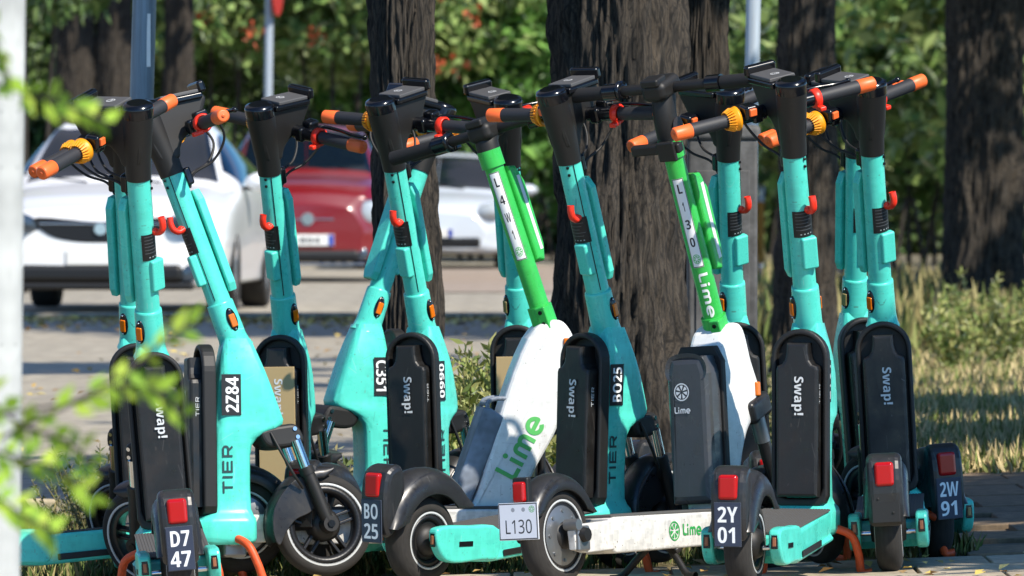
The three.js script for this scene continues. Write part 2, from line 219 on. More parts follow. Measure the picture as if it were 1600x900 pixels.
  if (o.plate) { mesh('number_plate', C('plate', () => rbox(0.003, 0.106, 0.066, 0.001, 0, 0, 0).rotateZ(0.06).translate(-1.076, 0.162, 0)), std(0x39404d, 0.5), rf); const d = decal('plate_lettering', rf, plateT(...o.plate), 0.062, 0.102, [0, 0, 0], 'rear'); d.rotation.z = 0.06; d.position.set(-1.0795, 0.162, 0); }
  else mesh('plate_mount', C('pmount', () => join(rbox(0.006, 0.08, 0.07, 0.004, -1.073, 0.17, 0), rbox(0.004, 0.006, 0.006, 0.002, -1.077, 0.19, -0.018), rbox(0.004, 0.006, 0.006, 0.002, -1.077, 0.155, 0.018))), M.black, rf);
  // steered parts: stem, head and bar, fork, wheel
  const stem = steerSet(mesh('stem', C('stem', () => { const g = loft([ell(0.09, 0, 0.03, 0.029), ell(0.3, 0, 0.0295, 0.0285), ell(0.47, 0, 0.029, 0.0285)]); return boxUV(g); }), M.turq, t), o.phi);
  mesh('collar', C('collar', () => boxUV(loft([ell(-0.012, 0.0, 0.046, 0.041), ell(0.0, 0, 0.04, 0.0375), ell(0.02, 0, 0.0365, 0.0355), ell(0.106, 0, 0.0345, 0.034), ell(0.112, 0, 0.0335, 0.033), ell(0.112, 0, 0.0295, 0.0285)]))), M.turq, stem);
  for (const s of [-1, 1]) { mesh('reflector_base', C('rb' + s, () => new THREE.SphereGeometry(1, 20, 12).scale(0.0135, 0.031, 0.006).translate(0.004, 0.062, s * 0.0345)), M.gloss, stem); mesh('reflector', C('rl' + s, () => rbox(0.017, 0.034, 0.006, 0.003, 0.004, 0.059, s * 0.0395)), o.pale ? M.clear : M.amber, stem); for (const e of [-1, 1]) mesh('screw', C(`rs${s}${e}`, () => new THREE.SphereGeometry(0.0028, 8, 6).translate(0.004, 0.062 + e * 0.025, s * 0.0392)), M.chrome, stem); }
  mesh('clip_box', C('clip', () => rbox(0.022, 0.082, 0.04, 0.006, -0.028, 0.207, 0.01).rotateY(-0.2)), M.turq, stem);
  for (const y of [0.18, 0.233]) mesh('screw', C('cs' + y, () => cyl(V(-0.036, y, 0.016), V(-0.0415, y, 0.017), 0.004, 0.004, 10)), M.bolt, stem);
  mesh('information_label', C('ilabel', () => { const g = new THREE.CylinderGeometry(0.0304, 0.0304, 0.068, 24, 1, true, R(-90 - 62), R(124)); return g.translate(0, 0.283, 0); }), smallT(), stem);
  mesh('bag_hook', C('hook', () => { const a = tube([V(-0.024, 0.318, 0.008), V(-0.04, 0.316, 0.009), V(-0.052, 0.326, 0.01), V(-0.054, 0.342, 0.01), V(-0.05, 0.358, 0.01)], 0.008, 20, 8).scale(1, 1, 1.25); return join(a, new THREE.SphereGeometry(0.0098, 12, 10).translate(-0.032, 0.319, 0.0085)); }), M.red, stem);
  for (const [y, z] of [[0.449, 0.012], [0.43, 0.012]]) mesh('bolt', C('bo' + y, () => rbox(0.006, 0.007, 0.007, 0.002, -0.0285, y, z)), M.bolt, stem);
  mesh('stem_seam', C('seam', () => rbox(0.002, 0.34, 0.0022, 0.0008, 0, 0, 0).translate(-0.018, 0.29, 0.0236)), M.bolt, stem);
  mesh('front_panel', C('panel', () => boxUV(ext([[-0.02, 0.13], [0.02, 0.13], [0.028, 0.15], [0.028, 0.375], [0.014, 0.402], [-0.014, 0.402], [-0.028, 0.375], [-0.028, 0.15]], 0.022, 0.005)).rotateY(Math.PI / 2).translate(0.04, 0, 0)), M.turq, stem);
  mesh('headlight', C('hlamp', () => rbox(0.02, 0.046, 0.034, 0.006, 0.036, 0.44, 0)), M.gloss, stem);
  const bar = steerSet(mesh('handlebar', C('bar', () => cyl(V(0.083, 0.553, -0.24), V(0.083, 0.553, 0.24), 0.0125)), M.black, t), o.phi);
  mesh('head', C('head', () => { const col = loft([ell(0.455, 0, 0.031, 0.031), ell(0.5, -0.001, 0.0325, 0.0325), ell(0.56, -0.006, 0.036, 0.036), ell(0.62, -0.011, 0.039, 0.0385)], true, false);
    const fwd = ext(smoothPts([[-0.02, 0.49], [0.028, 0.492], [0.04, 0.515], [0.062, 0.535], [0.1, 0.545], [0.132, 0.585], [0.148, 0.612], [0.14, 0.626], [0.06, 0.636], [-0.02, 0.645]], 60), 0.058, 0.012); return boxUV(join(col, fwd)); }), M.black, bar);
  mesh('head_cap', C('hcap', () => loft([ell(0.62, -0.011, 0.0392, 0.0387), ell(0.642, -0.013, 0.0398, 0.0392), ell(0.651, -0.0135, 0.037, 0.0365), ell(0.6555, -0.0135, 0.027, 0.026)], false, true)), M.gloss, bar);
  mesh('display', C('disp', () => rbox(0.105, 0.01, 0.072, 0.003, 0, 0, 0).rotateZ(-0.13).translate(0.08, 0.641, 0)), M.display, bar);
  { const d = decal('display_emblem', bar, logoT(), 0.026, 0.026, [0, 0, 0], 'top'); d.rotation.z = -0.13; d.position.set(0.066, 0.6495, 0); }
  mesh('display_surround', C('dsur', () => join(rbox(0.125, 0.016, 0.078, 0.005, 0, 0, 0).rotateZ(-0.13).translate(0.076, 0.629, 0), rbox(0.02, 0.03, 0.084, 0.007, 0.142, 0.642, 0).rotateZ(0))), M.gloss, bar);
  for (const s of [-1, 1]) {
    const y = 0.553, X = 0.083;
    mesh('grip', C('grip' + s, () => cyl(V(X, y, s * 0.125), V(X, y, s * 0.238), 0.0165, 0.0175)), M.grip, bar);
    mesh('grip_cap', C('gcap' + s, () => { const g = spin([[0.001, 0.285], [0.0045, 0.2852], [0.0046, 0.281], [0.012, 0.2845], [0.0175, 0.28], [0.0182, 0.236], [0.001, 0.236]].map(([a, b]) => [a, s * b]), 24); return g.translate(X, y, 0); }), M.orange, bar);
    mesh('clamp', C('clampb' + s, () => join(rbox(0.042, 0.04, 0.03, 0.008, X, y, s * 0.055), cyl(V(X, y, s * 0.03), V(X, y, s * 0.125), 0.0185, 0.0175))), M.gloss, bar);
  }
  mesh('bell_ring', C('bell', () => { const g = [spin([[0.016, -0.128], [0.021, -0.13], [0.03, -0.112], [0.031, -0.106], [0.016, -0.106], [0.016, -0.128]], 36).translate(0.083, 0.553, 0)]; for (let i = 0; i < 22; i++) g.push(rbox(0.004, 0.003, 0.02, 0.001, 0, 0.0275, 0).rotateX(-0.42).translate(0, 0, -0.118).rotateZ(i / 22 * TAU).translate(0.083, 0.553, 0)); return join(g); }), M.yellow, bar);
  mesh('control_box', C('cbox', () => rbox(0.04, 0.036, 0.036, 0.009, 0.062, 0.572, -0.082)), M.gloss, bar);
  mesh('button', C('button', () => rbox(0.012, 0.019, 0.02, 0.003, 0.0425, 0.574, -0.082).rotateZ(0)), M.orange, bar);
  mesh('lever_ring', C('lring', () => join(spin([[0.0165, 0.106], [0.0235, 0.108], [0.0245, 0.124], [0.0165, 0.127], [0.0165, 0.106]], 28).translate(0.083, 0.553, 0), rbox(0.03, 0.012, 0.018, 0.004, 0.062, 0.533, 0.118))), M.red, bar);
  mesh('brake_lever', C('lever', () => join(tube([V(0.108, 0.56, 0.062), V(0.128, 0.562, 0.09), V(0.134, 0.56, 0.14), V(0.128, 0.558, 0.2), V(0.132, 0.557, 0.238)], 0.0052, 24, 8), new THREE.SphereGeometry(0.0075, 10, 8).translate(0.132, 0.557, 0.238), rbox(0.034, 0.024, 0.034, 0.006, 0.1, 0.574, 0.07))), M.gloss, bar);
  for (const q of [-1, 1]) mesh('cable', C('hc' + q, () => tube([V(0.1, 0.56, q * 0.075), V(0.135, 0.55, q * 0.07), V(0.15, 0.5, q * 0.045), V(0.11, 0.455, q * 0.022), V(0.05, 0.44, q * 0.012), V(0.03, 0.41, q * 0.008)], 0.0034, 28, 7)), M.black, bar);
  const fork = steerSet(mesh('fork', C('fork', () => { const g = [boxUV(ext(smoothPts([[-0.034, -0.228], [0.03, -0.232], [0.064, -0.245], [0.068, -0.29], [0.03, -0.292], [-0.03, -0.268]], 30), 0.1, 0.01)), cyl(V(0, -0.27, 0), V(0, -0.2, 0), 0.032, 0.034)];
    for (const s of [-1, 1]) g.push(tube([V(0.047, -0.36, s * 0.047), V(0.049, -0.42, s * 0.05), V(0.05, -0.48, s * 0.052), V(0.052, -0.508, s * 0.052)], 0.0165, 20, 14), cyl(V(0.052, -0.5085, s * 0.04), V(0.052, -0.5085, s * 0.068), 0.024, 0.02), cyl(V(0.046, -0.352, s * 0.047), V(0.047, -0.372, s * 0.047), 0.0195));
    return join(g.map((q) => boxUV(q))); }), M.black, t), o.phi);
  for (const s of [-1, 1]) { mesh('stanchion', C('stan' + s, () => cyl(V(0.046, -0.365, s * 0.047), V(0.046, -0.28, s * 0.047), 0.0135)), M.chrome, fork); for (const y of [-0.252, -0.274]) mesh('bolt', C(`fb${s}${y}`, () => cyl(V(0.054, y, s * 0.047), V(0.054, y, s * 0.053), 0.0055, 0.0055, 10)), M.chrome, fork); mesh('axle_nut', C('anut' + s, () => cyl(V(0.052, -0.5085, s * 0.066), V(0.052, -0.5085, s * 0.072), 0.01, 0.01, 6)), M.bolt, fork); }
  mesh('brake_cable', C('cable', () => tube([V(-0.01, -0.24, 0.05), V(-0.005, -0.3, 0.062), V(0.005, -0.36, 0.064), V(0.02, -0.4, 0.05)], 0.004, 20, 8)), M.black, fork);
  const fw = steerSet(addWheel('front_wheel', t, wheelGeo('front', 0.13, 0.052, 0.1, 5)), o.phi); fw.position.add(V(AX[0], AX[1], 0).applyQuaternion(fw.quaternion));
  mesh('disc_cover', C('dcover', () => spin([[0.001, 0.034], [0.03, 0.033], [0.036, 0.024], [0.001, 0.024]], 28)), M.black, fw);
  const ff = steerSet(mesh('front_fender', C('ffender', () => { const a = arcFender(0.152, 0.078, 62, 178, 0.03), side = []; for (const s of [-1, 1]) side.push(ext(smoothPts([[-0.02, 0.135], [-0.06, 0.128], [-0.12, 0.085], [-0.145, 0.02], [-0.14, -0.005], [-0.11, 0.02], [-0.075, 0.04], [-0.03, 0.045], [0.006, 0.07]], 40), 0.006, 0.002, s * 0.037)); return boxUV(join(a, ...side)); }), M.fender, t), o.phi); ff.position.add(V(AX[0], AX[1], 0).applyQuaternion(ff.quaternion));
  return t;
}

// ---------------------------------------------------------------- the green and white scooters
function greenScooter(o) {
  const t = thing('electric_scooter', o.label, 'scooter', 'green and white rental scooters'), k = o.kind;
  const p0 = k === 'slant' ? V(-0.188, 0.635, 0) : V(-0.2, 0.605, 0), rake = k === 'slant' ? 18.4 : 20;
  place(t, o.u, o.D, o.h, o.lean, p0);
  const neck = mesh('neck', C('neck' + k, () => { const p = k === 'slant' ? [[-0.222, 0.62], [-0.153, 0.64], [-0.119, 0.585], [-0.148, 0.55], [-0.15, 0.405], [-0.214, 0.273], [-0.285, 0.165], [-0.385, 0.16], [-0.37, 0.21]] : [[-0.246, 0.6], [-0.165, 0.625], [-0.12, 0.53], [-0.078, 0.43], [-0.09, 0.405], [-0.15, 0.36], [-0.195, 0.26], [-0.215, 0.16], [-0.3, 0.158], [-0.29, 0.3]];
    return boxUV(ext(smoothPts(p, 80), 0.1, 0.014)); }), M.white, t);
  if (k === 'slant') decal('lettering', neck, limeT('#57b560'), 0.185, 0.074, [-0.262, 0.32, 0.0514], 'right', 62);
  mesh('side_reflector', C('sr' + k, () => join(...[-1, 1].map((s) => rbox(0.018, 0.036, 0.014, 0.004, k === 'slant' ? -0.14 : -0.108, k === 'slant' ? 0.578 : 0.46, s * 0.05)))), M.amber, neck);
  const bt = mesh('battery', C('lbat' + k, () => k === 'slant' ? boxUV(ext([[-0.357, 0.42], [-0.338, 0.418], [-0.3, 0.395], [-0.392, 0.168], [-0.44, 0.17], [-0.434, 0.2]], 0.1, 0.008))
    : boxUV(join(ext([[-0.052, 0.18], [0.062, 0.18], [0.062, 0.505], [0.048, 0.548], [-0.048, 0.548], [-0.062, 0.505], [-0.062, 0.18]], 0.075, 0.02, 0, [smoothPts([[-0.04, 0.508], [0.04, 0.508], [0.034, 0.53], [-0.034, 0.53]], 20)]).rotateY(-Math.PI / 2).translate(-0.318, 0, 0)))), k === 'slant' ? M.slate : M.limeBattery, t);
  if (k === 'slant') mesh('battery_handle', C('bhan', () => { const g = []; for (const s of [-1, 1]) g.push(tube([V(-0.345, 0.41, s * 0.04), V(-0.343, 0.432, s * 0.04), V(-0.325, 0.441, s * 0.04), V(-0.255, 0.438, s * 0.04)], 0.006, 20, 8)); g.push(cyl(V(-0.345, 0.428, -0.04), V(-0.345, 0.428, 0.04), 0.006)); return join(g); }), M.slate, bt);
  else { decal('emblem', bt, iconT('#d5d8da'), 0.046, 0.046, [-0.3572, 0.46, -0.014], 'rear'); decal('lettering', bt, limeT('#d5d8da'), 0.05, 0.02, [-0.3572, 0.415, -0.014], 'rear');
    mesh('housing_rim', C('lrim', () => boxUV(ext([[-0.07, 0.16], [0.07, 0.16], [0.07, 0.535], [0.05, 0.572], [-0.05, 0.572], [-0.07, 0.535]], 0.02, 0.004, 0, [[[-0.063, 0.17], [-0.063, 0.531], [-0.046, 0.564], [0.046, 0.564], [0.063, 0.531], [0.063, 0.17]]])).rotateY(-Math.PI / 2).translate(-0.288, 0, 0)), M.black, bt); }
  const dk = mesh('deck', C('ldeck' + k, () => { const a = ext([[-0.26, 0.16], [-0.26, 0.1], [-0.3, 0.078], [-0.82, 0.074], [-0.845, 0.085], [-0.845, 0.158], [-0.82, 0.163]], 0.15, 0.006); const rails = [-1, 1].map((s) => ext([[-0.83, 0.156], [-0.83, 0.084], [-0.95, 0.08], [-1.0, 0.09], [-1.005, 0.135], [-0.98, 0.15]], 0.022, 0.004, s * 0.066)); return boxUV(join(a, ...rails)); }), C('deckpaint', () => worn([206, 205, 200], 11, { roughness: 0.6 }, 2.4)), t);
  mesh('deck_mat', C('lmat', () => rbox(0.52, 0.008, 0.14, 0.003, -0.57, 0.164, 0)), M.mat, dk);
  if (k !== 'slant') { decal('emblem', dk, iconT('#2f9a4c'), 0.05, 0.05, [-0.56, 0.119, 0.0764], 'right'); decal('lettering', dk, limeT('#2f9a4c'), 0.09, 0.036, [-0.48, 0.121, 0.0764], 'right'); }
  for (const s of [-1, 1]) { mesh('axle_cap', C('acap' + s, () => join(rbox(0.05, 0.062, 0.014, 0.006, -0.975, 0.116, s * 0.08), cyl(V(-1.0, 0.15, s * 0.05), V(-1.0, 0.15, s * 0.088), 0.014))), M.alloy, dk); mesh('axle_nut', C('lan' + s, () => cyl(V(-0.98, 0.125, s * 0.08), V(-0.98, 0.125, s * 0.1), 0.02, 0.016, 12)), M.black, dk); mesh('kickstand_leg', C('lk' + s, () => tube([V(-0.52, 0.08, s * 0.03), V(-0.53, 0.05, s * 0.06), V(-0.545, 0.01, s * 0.1), V(-0.55, 0.008, s * 0.125)], 0.009, 20, 10)), M.black, t); }
  const rw = addWheel('rear_wheel', t, wheelGeo('lr', 0.125, 0.058, 0.082, 0)); rw.position.set(-0.98, 0.125, 0);
  mesh('motor_hub', C('motor', () => { const g = [spin([[0.001, 0.03], [0.04, 0.032], [0.072, 0.026], [0.08, 0.02], [0.08, -0.02], [0.072, -0.026], [0.04, -0.032], [0.001, -0.03]], 44)]; for (let i = 0; i < 8; i++) for (const s of [-1, 1]) g.push(cyl(V(0.06, 0, s * 0.026), V(0.06, 0, s * 0.031), 0.0045, 0.0045, 8).rotateZ(i * TAU / 8)); return join(g); }), M.alloy, rw);
  const rf = mesh('rear_fender', C('lfen', () => boxUV(arcFender(0.153, 0.086, 22, 160, 0.04)).translate(-0.98, 0.125, 0)), M.fender, t);
  mesh('tail_light', C('ltail', () => join(rbox(0.02, 0.05, 0.034, 0.007, -1.118, 0.235, 0))), M.tail, rf); mesh('light_base', C('ltb', () => rbox(0.022, 0.085, 0.046, 0.006, -1.106, 0.228, 0)), M.black, rf);
  mesh('number_plate', C('lplate', () => rbox(0.003, 0.09, 0.114, 0.001, -1.128, 0.165, 0)), std(0xd5d8de, 0.5), rf);
  decal('plate_lettering', rf, o.plate ? rearPlateT(o.plate) : rearPlateT('    '), 0.112, 0.088, [-1.131, 0.165, 0], 'rear');
  // steered
  const c18 = Math.cos(R(rake)), s18 = Math.sin(R(rake)), dx = -p0.x, dy = 0.125 - p0.y, ax = [dx * c18 + dy * s18, -dx * s18 + dy * c18];
  const top = k === 'slant' ? 0.465 : 0.515, bd = k === 'slant' ? 0.045 : 0.125;
  const stem = steerSet(mesh('stem', C('lstem' + k, () => boxUV(loft([ell(0, 0, 0.026, 0.026), ell(top, 0, 0.025, 0.025)]))), M.green, t), o.phi, p0, rake);
  mesh('stem_clamp', C('lcl' + k, () => boxUV(join(loft([ell(-0.014, 0, 0.033, 0.033), ell(0.045, 0, 0.032, 0.032)]), rbox(0.03, 0.06, 0.03, 0.004, -0.024, 0.014, 0.02)))), M.green, stem);
  mesh('top_clamp', C('ltc' + k, () => boxUV(join(loft([ell(top - 0.045, 0, 0.031, 0.031), ell(top, 0, 0.031, 0.031)])))), M.green, stem);
  for (const y of [0.0, 0.03]) mesh('screw', C('lsc' + y, () => cyl(V(-0.036, y, 0.02), V(-0.0415, y, 0.02), 0.0055, 0.0055, 10)), M.bolt, stem);
  mesh('number_strip', C('lstrip' + k, () => { const g = new THREE.CylinderGeometry(0.0268, 0.0268, 0.235, 16, 1, true, R(-90 - 22), R(62)); return g.translate(0, k === 'slant' ? 0.29 : 0.3, 0).rotateY(R(10)); }), columnT(o.code), stem);
  if (k !== 'slant') mesh('lettering', C('lletter', () => { const g = new THREE.CylinderGeometry(0.0266, 0.0266, 0.125, 16, 1, true, R(-90 - 20), R(66)); const uv = g.attributes.uv; for (let i = 0; i < uv.count; i++) { const a = uv.getX(i), b = uv.getY(i); uv.setXY(i, 1 - b, a); } return g.translate(0, 0.108, 0).rotateY(R(18)); }), limeT('#eef0ee'), stem);
  mesh('front_box', C('lbox' + k, () => boxUV(ext([[0.0, 0.16], [0.03, 0.15], [0.05, 0.19], [0.055, 0.36], [0.035, 0.405], [0.0, 0.412]], 0.06, 0.008)).translate(0.022, 0, 0)), M.green, stem);
  mesh('box_label', C('lbl' + k, () => rbox(0.014, 0.2, 0.002, 0.0008, 0.05, 0.28, 0.0305)), M.white, stem);
  const bar = steerSet(mesh('handlebar', C('lbar' + k, () => join(cyl(V(0.03, top + bd, -0.3), V(0.03, top + bd, 0.3), 0.0135), tube([V(0, top - 0.01, 0), V(0.006, top + bd * 0.5, 0), V(0.03, top + bd, 0)], 0.03, 12, 14))), M.black, t), o.phi, p0, rake);
  const by = top + bd;
  mesh('display_housing', C('ldh' + k, () => join(rbox(0.1, 0.05, 0.07, 0.018, 0.02, by + 0.004, 0).rotateZ(0), rbox(0.05, 0.02, 0.05, 0.006, -0.01, by + 0.03, 0))), M.black, bar);
  for (const s of [-1, 1]) { mesh('grip', C('lgr' + s + k, () => cyl(V(0.03, by, s * 0.17), V(0.03, by, s * 0.302), 0.0172, 0.0185)), M.rubber, bar); mesh('bar_collar', C('lco' + s + k, () => join(cyl(V(0.03, by, s * 0.13), V(0.03, by, s * 0.168), 0.0215), rbox(0.03, 0.03, 0.03, 0.008, 0.05, by - 0.012, s * 0.125))), M.gloss, bar);
    mesh('brake_lever', C('lle' + s + k, () => tube([V(0.05, by - 0.014, s * 0.13), V(0.085, by - 0.022, s * 0.17), V(0.09, by - 0.022, s * 0.23), V(0.082, by - 0.02, s * 0.28)], 0.0062, 20, 8)), M.black, bar); }
  mesh('bell_ring', C('lbe' + k, () => spin([[0.015, 0.128], [0.026, 0.127], [0.027, 0.118], [0.015, 0.116]].map(([a, b]) => [a, -b]), 30).translate(0.03, by, 0)), M.gloss, bar);
  if (k !== 'slant') { mesh('end_knob', C('lkn', () => new THREE.SphereGeometry(0.02, 16, 12).scale(1, 1.15, 0.8).translate(0.03, by, 0.312)), M.cream, bar);
    mesh('phone_holder', C('lph', () => join(rbox(0.024, 0.026, 0.14, 0.006, -0.06, top - 0.005, -0.005), rbox(0.05, 0.016, 0.03, 0.005, -0.04, top - 0.005, 0), rbox(0.012, 0.05, 0.05, 0.004, -0.074, top - 0.01, 0.03))), M.black, bar);
    mesh('round_sticker', C('lst', () => new THREE.CylinderGeometry(0.024, 0.024, 0.002, 24).rotateX(Math.PI / 2).translate(0.006, top + 0.03, 0.0302)), std(0x2a2424, 0.5), bar); }
  const fork = steerSet(mesh('fork', C('lfork' + k, () => { const g = [rbox(0.1, 0.06, 0.125, 0.014, 0.025, -0.215, 0), cyl(V(0, -0.22, 0), V(0, -0.1, 0), 0.03)]; for (const s of [-1, 1]) g.push(tube([V(0.012, -0.22, s * 0.046), V(0.014, -0.34, s * 0.048), V(ax[0], ax[1], s * 0.05)], 0.017, 20, 12), cyl(V(ax[0], ax[1], s * 0.04), V(ax[0], ax[1], s * 0.066), 0.022)); return join(g.map((q) => boxUV(q))); }), M.fender, t), o.phi, p0, rake);
  for (const s of [-1, 1]) mesh('stanchion', C('lsta' + k + s, () => cyl(V(0.012, -0.3, s * 0.046), V(0.012, -0.235, s * 0.046), 0.019)), M.alloy, fork);
  const fw = steerSet(addWheel('front_wheel', t, wheelGeo('lf', 0.125, 0.052, 0.09, 5)), o.phi, p0, rake); fw.position.add(V(ax[0], ax[1], 0).applyQuaternion(fw.quaternion));
  const ff = steerSet(mesh('front_fender', C('lffen', () => boxUV(arcFender(0.145, 0.072, 50, 175, 0.03))), M.fender, t), o.phi, p0, rake); ff.position.add(V(ax[0], ax[1], 0).applyQuaternion(ff.quaternion));
  return t;
}

// ---------------------------------------------------------------- ground, road, pavement
function sheet(x0, x1, D0, D1, dy, nx, nz, bump = 0) {
  const pos = [], uv = [], idx = []; for (let j = 0; j <= nz; j++) for (let i = 0; i <= nx; i++) { const x = x0 + (x1 - x0) * i / nx, D = D0 + (D1 - D0) * j / nz; pos.push(x, groundY(x, D) + dy + (bump ? bump * noise3(x * 0.9, D * 0.7, 3) : 0), CAMZ - D); uv.push(x, D); }
  for (let j = 0; j < nz; j++) for (let i = 0; i < nx; i++) { const a = j * (nx + 1) + i, b = a + nx + 1; idx.push(a, a + 1, b, b, a + 1, b + 1); }
  const g = new THREE.BufferGeometry(); g.setAttribute('position', new THREE.Float32BufferAttribute(pos, 3)); g.setAttribute('uv', new THREE.Float32BufferAttribute(uv, 2)); g.setIndex(idx); g.computeVertexNormals(); return g;
}
const groundMat = (rgb, amp, f, seed, rep, rough = 0.95) => { const m = mapMat(rgb, amp, f, 0.2, seed, { roughness: rough }); m.map.repeat.set(rep, rep); return m; };
structure('ground', join(sheet(-60, 60, 4, 50, -0.012, 60, 46), sheet(-60, 60, 50, 260, -0.012, 30, 40)), groundMat([112, 104, 84], 0.15, 2.5, 21, 0.23));
structure('road', sheet(-20, 0.95, 25.2, 100, -0.004, 40, 90), groundMat([148, 141, 126], 0.16, 3, 22, 0.31));
structure('verge', sheet(-6, 1.12, 20.62, 25.05, -0.004, 16, 12), groundMat([110, 98, 66], 0.25, 4, 23, 0.8));
structure('meadow', sheet(0.95, 16, 25.06, 72, -0.002, 30, 50), groundMat([150, 142, 86], 0.2, 4, 24, 0.5));
structure('brick_path', sheet(-1.2, 4, 70, 92, 0.004, 20, 10), groundMat([146, 132, 118], 0.12, 3, 25, 0.3));
{ // paving slabs
  const base = structure('pavement', sheet(-7, 3.2, 15, 20.6, -0.006, 20, 10), groundMat([120, 112, 98], 0.2, 4, 26, 0.6));
  const vars = [[168, 156, 136], [176, 164, 145], [158, 146, 126]].map((c, i) => groundMat(c, 0.14, 3, 30 + i, 1.3)); const geo = boxUV(rbox(0.392, 0.03, 0.392, 0.004));
  const slab = (x, D) => { const m = mesh('slab', geo, vars[Math.floor(rnd() * 3)], base); m.position.set(x, groundY(x, D) - 0.009 + rr(-0.002, 0.002), CAMZ - D); m.rotation.z = Math.atan(0.0337) + rr(-0.004, 0.004); };
  for (let j = 0; j < 6; j++) for (let i = 0; i < 8; i++) slab(-1.6 + i * 0.4 + (j % 2) * 0.2, 18.4 + j * 0.4);
  const path = structure('path', sheet(1.12, 4.2, 20.62, 33, -0.004, 8, 20), groundMat([104, 94, 80], 0.2, 4, 27, 0.6));
  const shadeVars = [[112, 96, 76], [122, 104, 84], [104, 90, 72]].map((c, i) => groundMat(c, 0.2, 3, 34 + i, 1.3)); const pslab = (x, D) => { const m = mesh('slab', geo, shadeVars[Math.floor(rnd() * 3)], path); m.position.set(x, groundY(x, D) - 0.004 + rr(-0.002, 0.002), CAMZ - D); m.rotation.z = Math.atan(0.0337) * (1 - sm(25, 42, D)); };  // path slabs darker and browner, tree shade put into their colour
  for (let j = 0; j < 30; j++) for (let i = 0; i < 5; i++) pslab(1.36 + i * 0.4 + (j % 2) * 0.2, 20.85 + j * 0.4);
}
{ const kerbM = groundMat([170, 158, 132], 0.15, 3, 28, 1); const k = structure('kerb', boxUV(rbox(0.98, 0.13, 0.14, 0.012)), kerbM); k.position.set(-5.5, groundY(-4, 25.1), CAMZ - 25.12);
  for (let i = 1; i < 7; i++) { const x = -5.5 + i; const m = mesh('kerb_stone', k.geometry, kerbM, k); m.position.set(i, groundY(x, 25.1) - k.position.y, 0); }
  const far = structure('far_kerb', boxUV(rbox(24, 0.08, 0.2, 0.02)), groundMat([128, 120, 104], 0.2, 3, 29, 1)); far.position.set(-8, 0.01, CAMZ - 56.5); }

// ---------------------------------------------------------------- plants
function leafGeo(list) { // list of [pos, dir, normal-ish, length, width, color]
  const pos = [], nor = [], col = [], idx = []; let k = 0; const a = V(), b = V(), n = V();
  for (const [p, d, s, L, W, c] of list) { a.copy(d).multiplyScalar(L); b.copy(s).multiplyScalar(W / 2); n.crossVectors(s, d).normalize();
    const q = [[0, 0, 0], [0.45, 1, 0.1], [1, 0, -0.06], [0.45, -1, 0.1]]; for (const [f, w, o] of q) { pos.push(p.x + a.x * f + b.x * w + n.x * o * L, p.y + a.y * f + b.y * w + n.y * o * L, p.z + a.z * f + b.z * w + n.z * o * L); nor.push(n.x, n.y, n.z); col.push(...c); } idx.push(k, k + 1, k + 2, k, k + 2, k + 3); k += 4; }
  const g = new THREE.BufferGeometry(); g.setAttribute('position', new THREE.Float32BufferAttribute(pos, 3)); g.setAttribute('normal', new THREE.Float32BufferAttribute(nor, 3)); g.setAttribute('color', new THREE.Float32BufferAttribute(col, 3)); g.setIndex(idx); return g;
}
const rdir = () => { const z = rr(-1, 1), a = rr(0, TAU), r = Math.sqrt(1 - z * z); return V(r * Math.cos(a), z, r * Math.sin(a)); };
const leafMat = new THREE.MeshPhysicalMaterial({ vertexColors: true, roughness: 0.85, transmission: 0.3, thickness: 0, side: THREE.DoubleSide });
const dryMat = new THREE.MeshStandardMaterial({ vertexColors: true, roughness: 0.9, side: THREE.DoubleSide });
function crownGeo(n, rx, ry, rz, clumps, leaf, cols, cr = 0.3) {
  const list = [], cs = []; for (let i = 0; i < clumps; i++) { const d = rdir(), k = Math.cbrt(rr(0.12, 1)); cs.push(V(d.x * rx * k, d.y * ry * k, d.z * rz * k)); }
  for (let i = 0; i < n; i++) { const c = cs[i % clumps], d = rdir(), rad = cr * Math.pow(rnd(), 0.6) * (0.6 + 0.8 * ((i % clumps) * 7919 % 13) / 13), p = V(c.x + d.x * rad, c.y + d.y * rad * 0.75, c.z + d.z * rad); const dir = rdir(); dir.y -= 0.4; dir.normalize(); const s = rdir().cross(dir).normalize(); const q = cols[Math.floor(rnd() * cols.length)], f = rr(0.75, 1.25); list.push([p, dir, s, leaf * rr(0.7, 1.3), leaf * rr(0.35, 0.55), q.map((x) => x * f)]); }
  return leafGeo(list);
}
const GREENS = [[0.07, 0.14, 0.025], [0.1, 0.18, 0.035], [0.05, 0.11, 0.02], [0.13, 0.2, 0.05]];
const LIT = [[0.16, 0.27, 0.05], [0.22, 0.32, 0.08], [0.1, 0.19, 0.03], [0.3, 0.38, 0.12]]; const crownL = crownGeo(7000, 1, 0.8, 1, 70, 0.14, LIT), crownV = crownGeo(7000, 1, 0.8, 1, 60, 0.14, [[0.1, 0.26, 0.03], [0.16, 0.34, 0.05], [0.07, 0.18, 0.02]]);  // brighter leaf greens, with sunlight on the far bushes put into the colour
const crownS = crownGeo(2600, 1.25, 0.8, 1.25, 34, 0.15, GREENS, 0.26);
const crownA = crownGeo(7000, 1, 0.8, 1, 70, 0.16, GREENS), crownB = crownGeo(7000, 1, 0.8, 1, 60, 0.15, GREENS), crownE = crownGeo(7000, 1, 0.85, 1, 60, 0.15, GREENS);
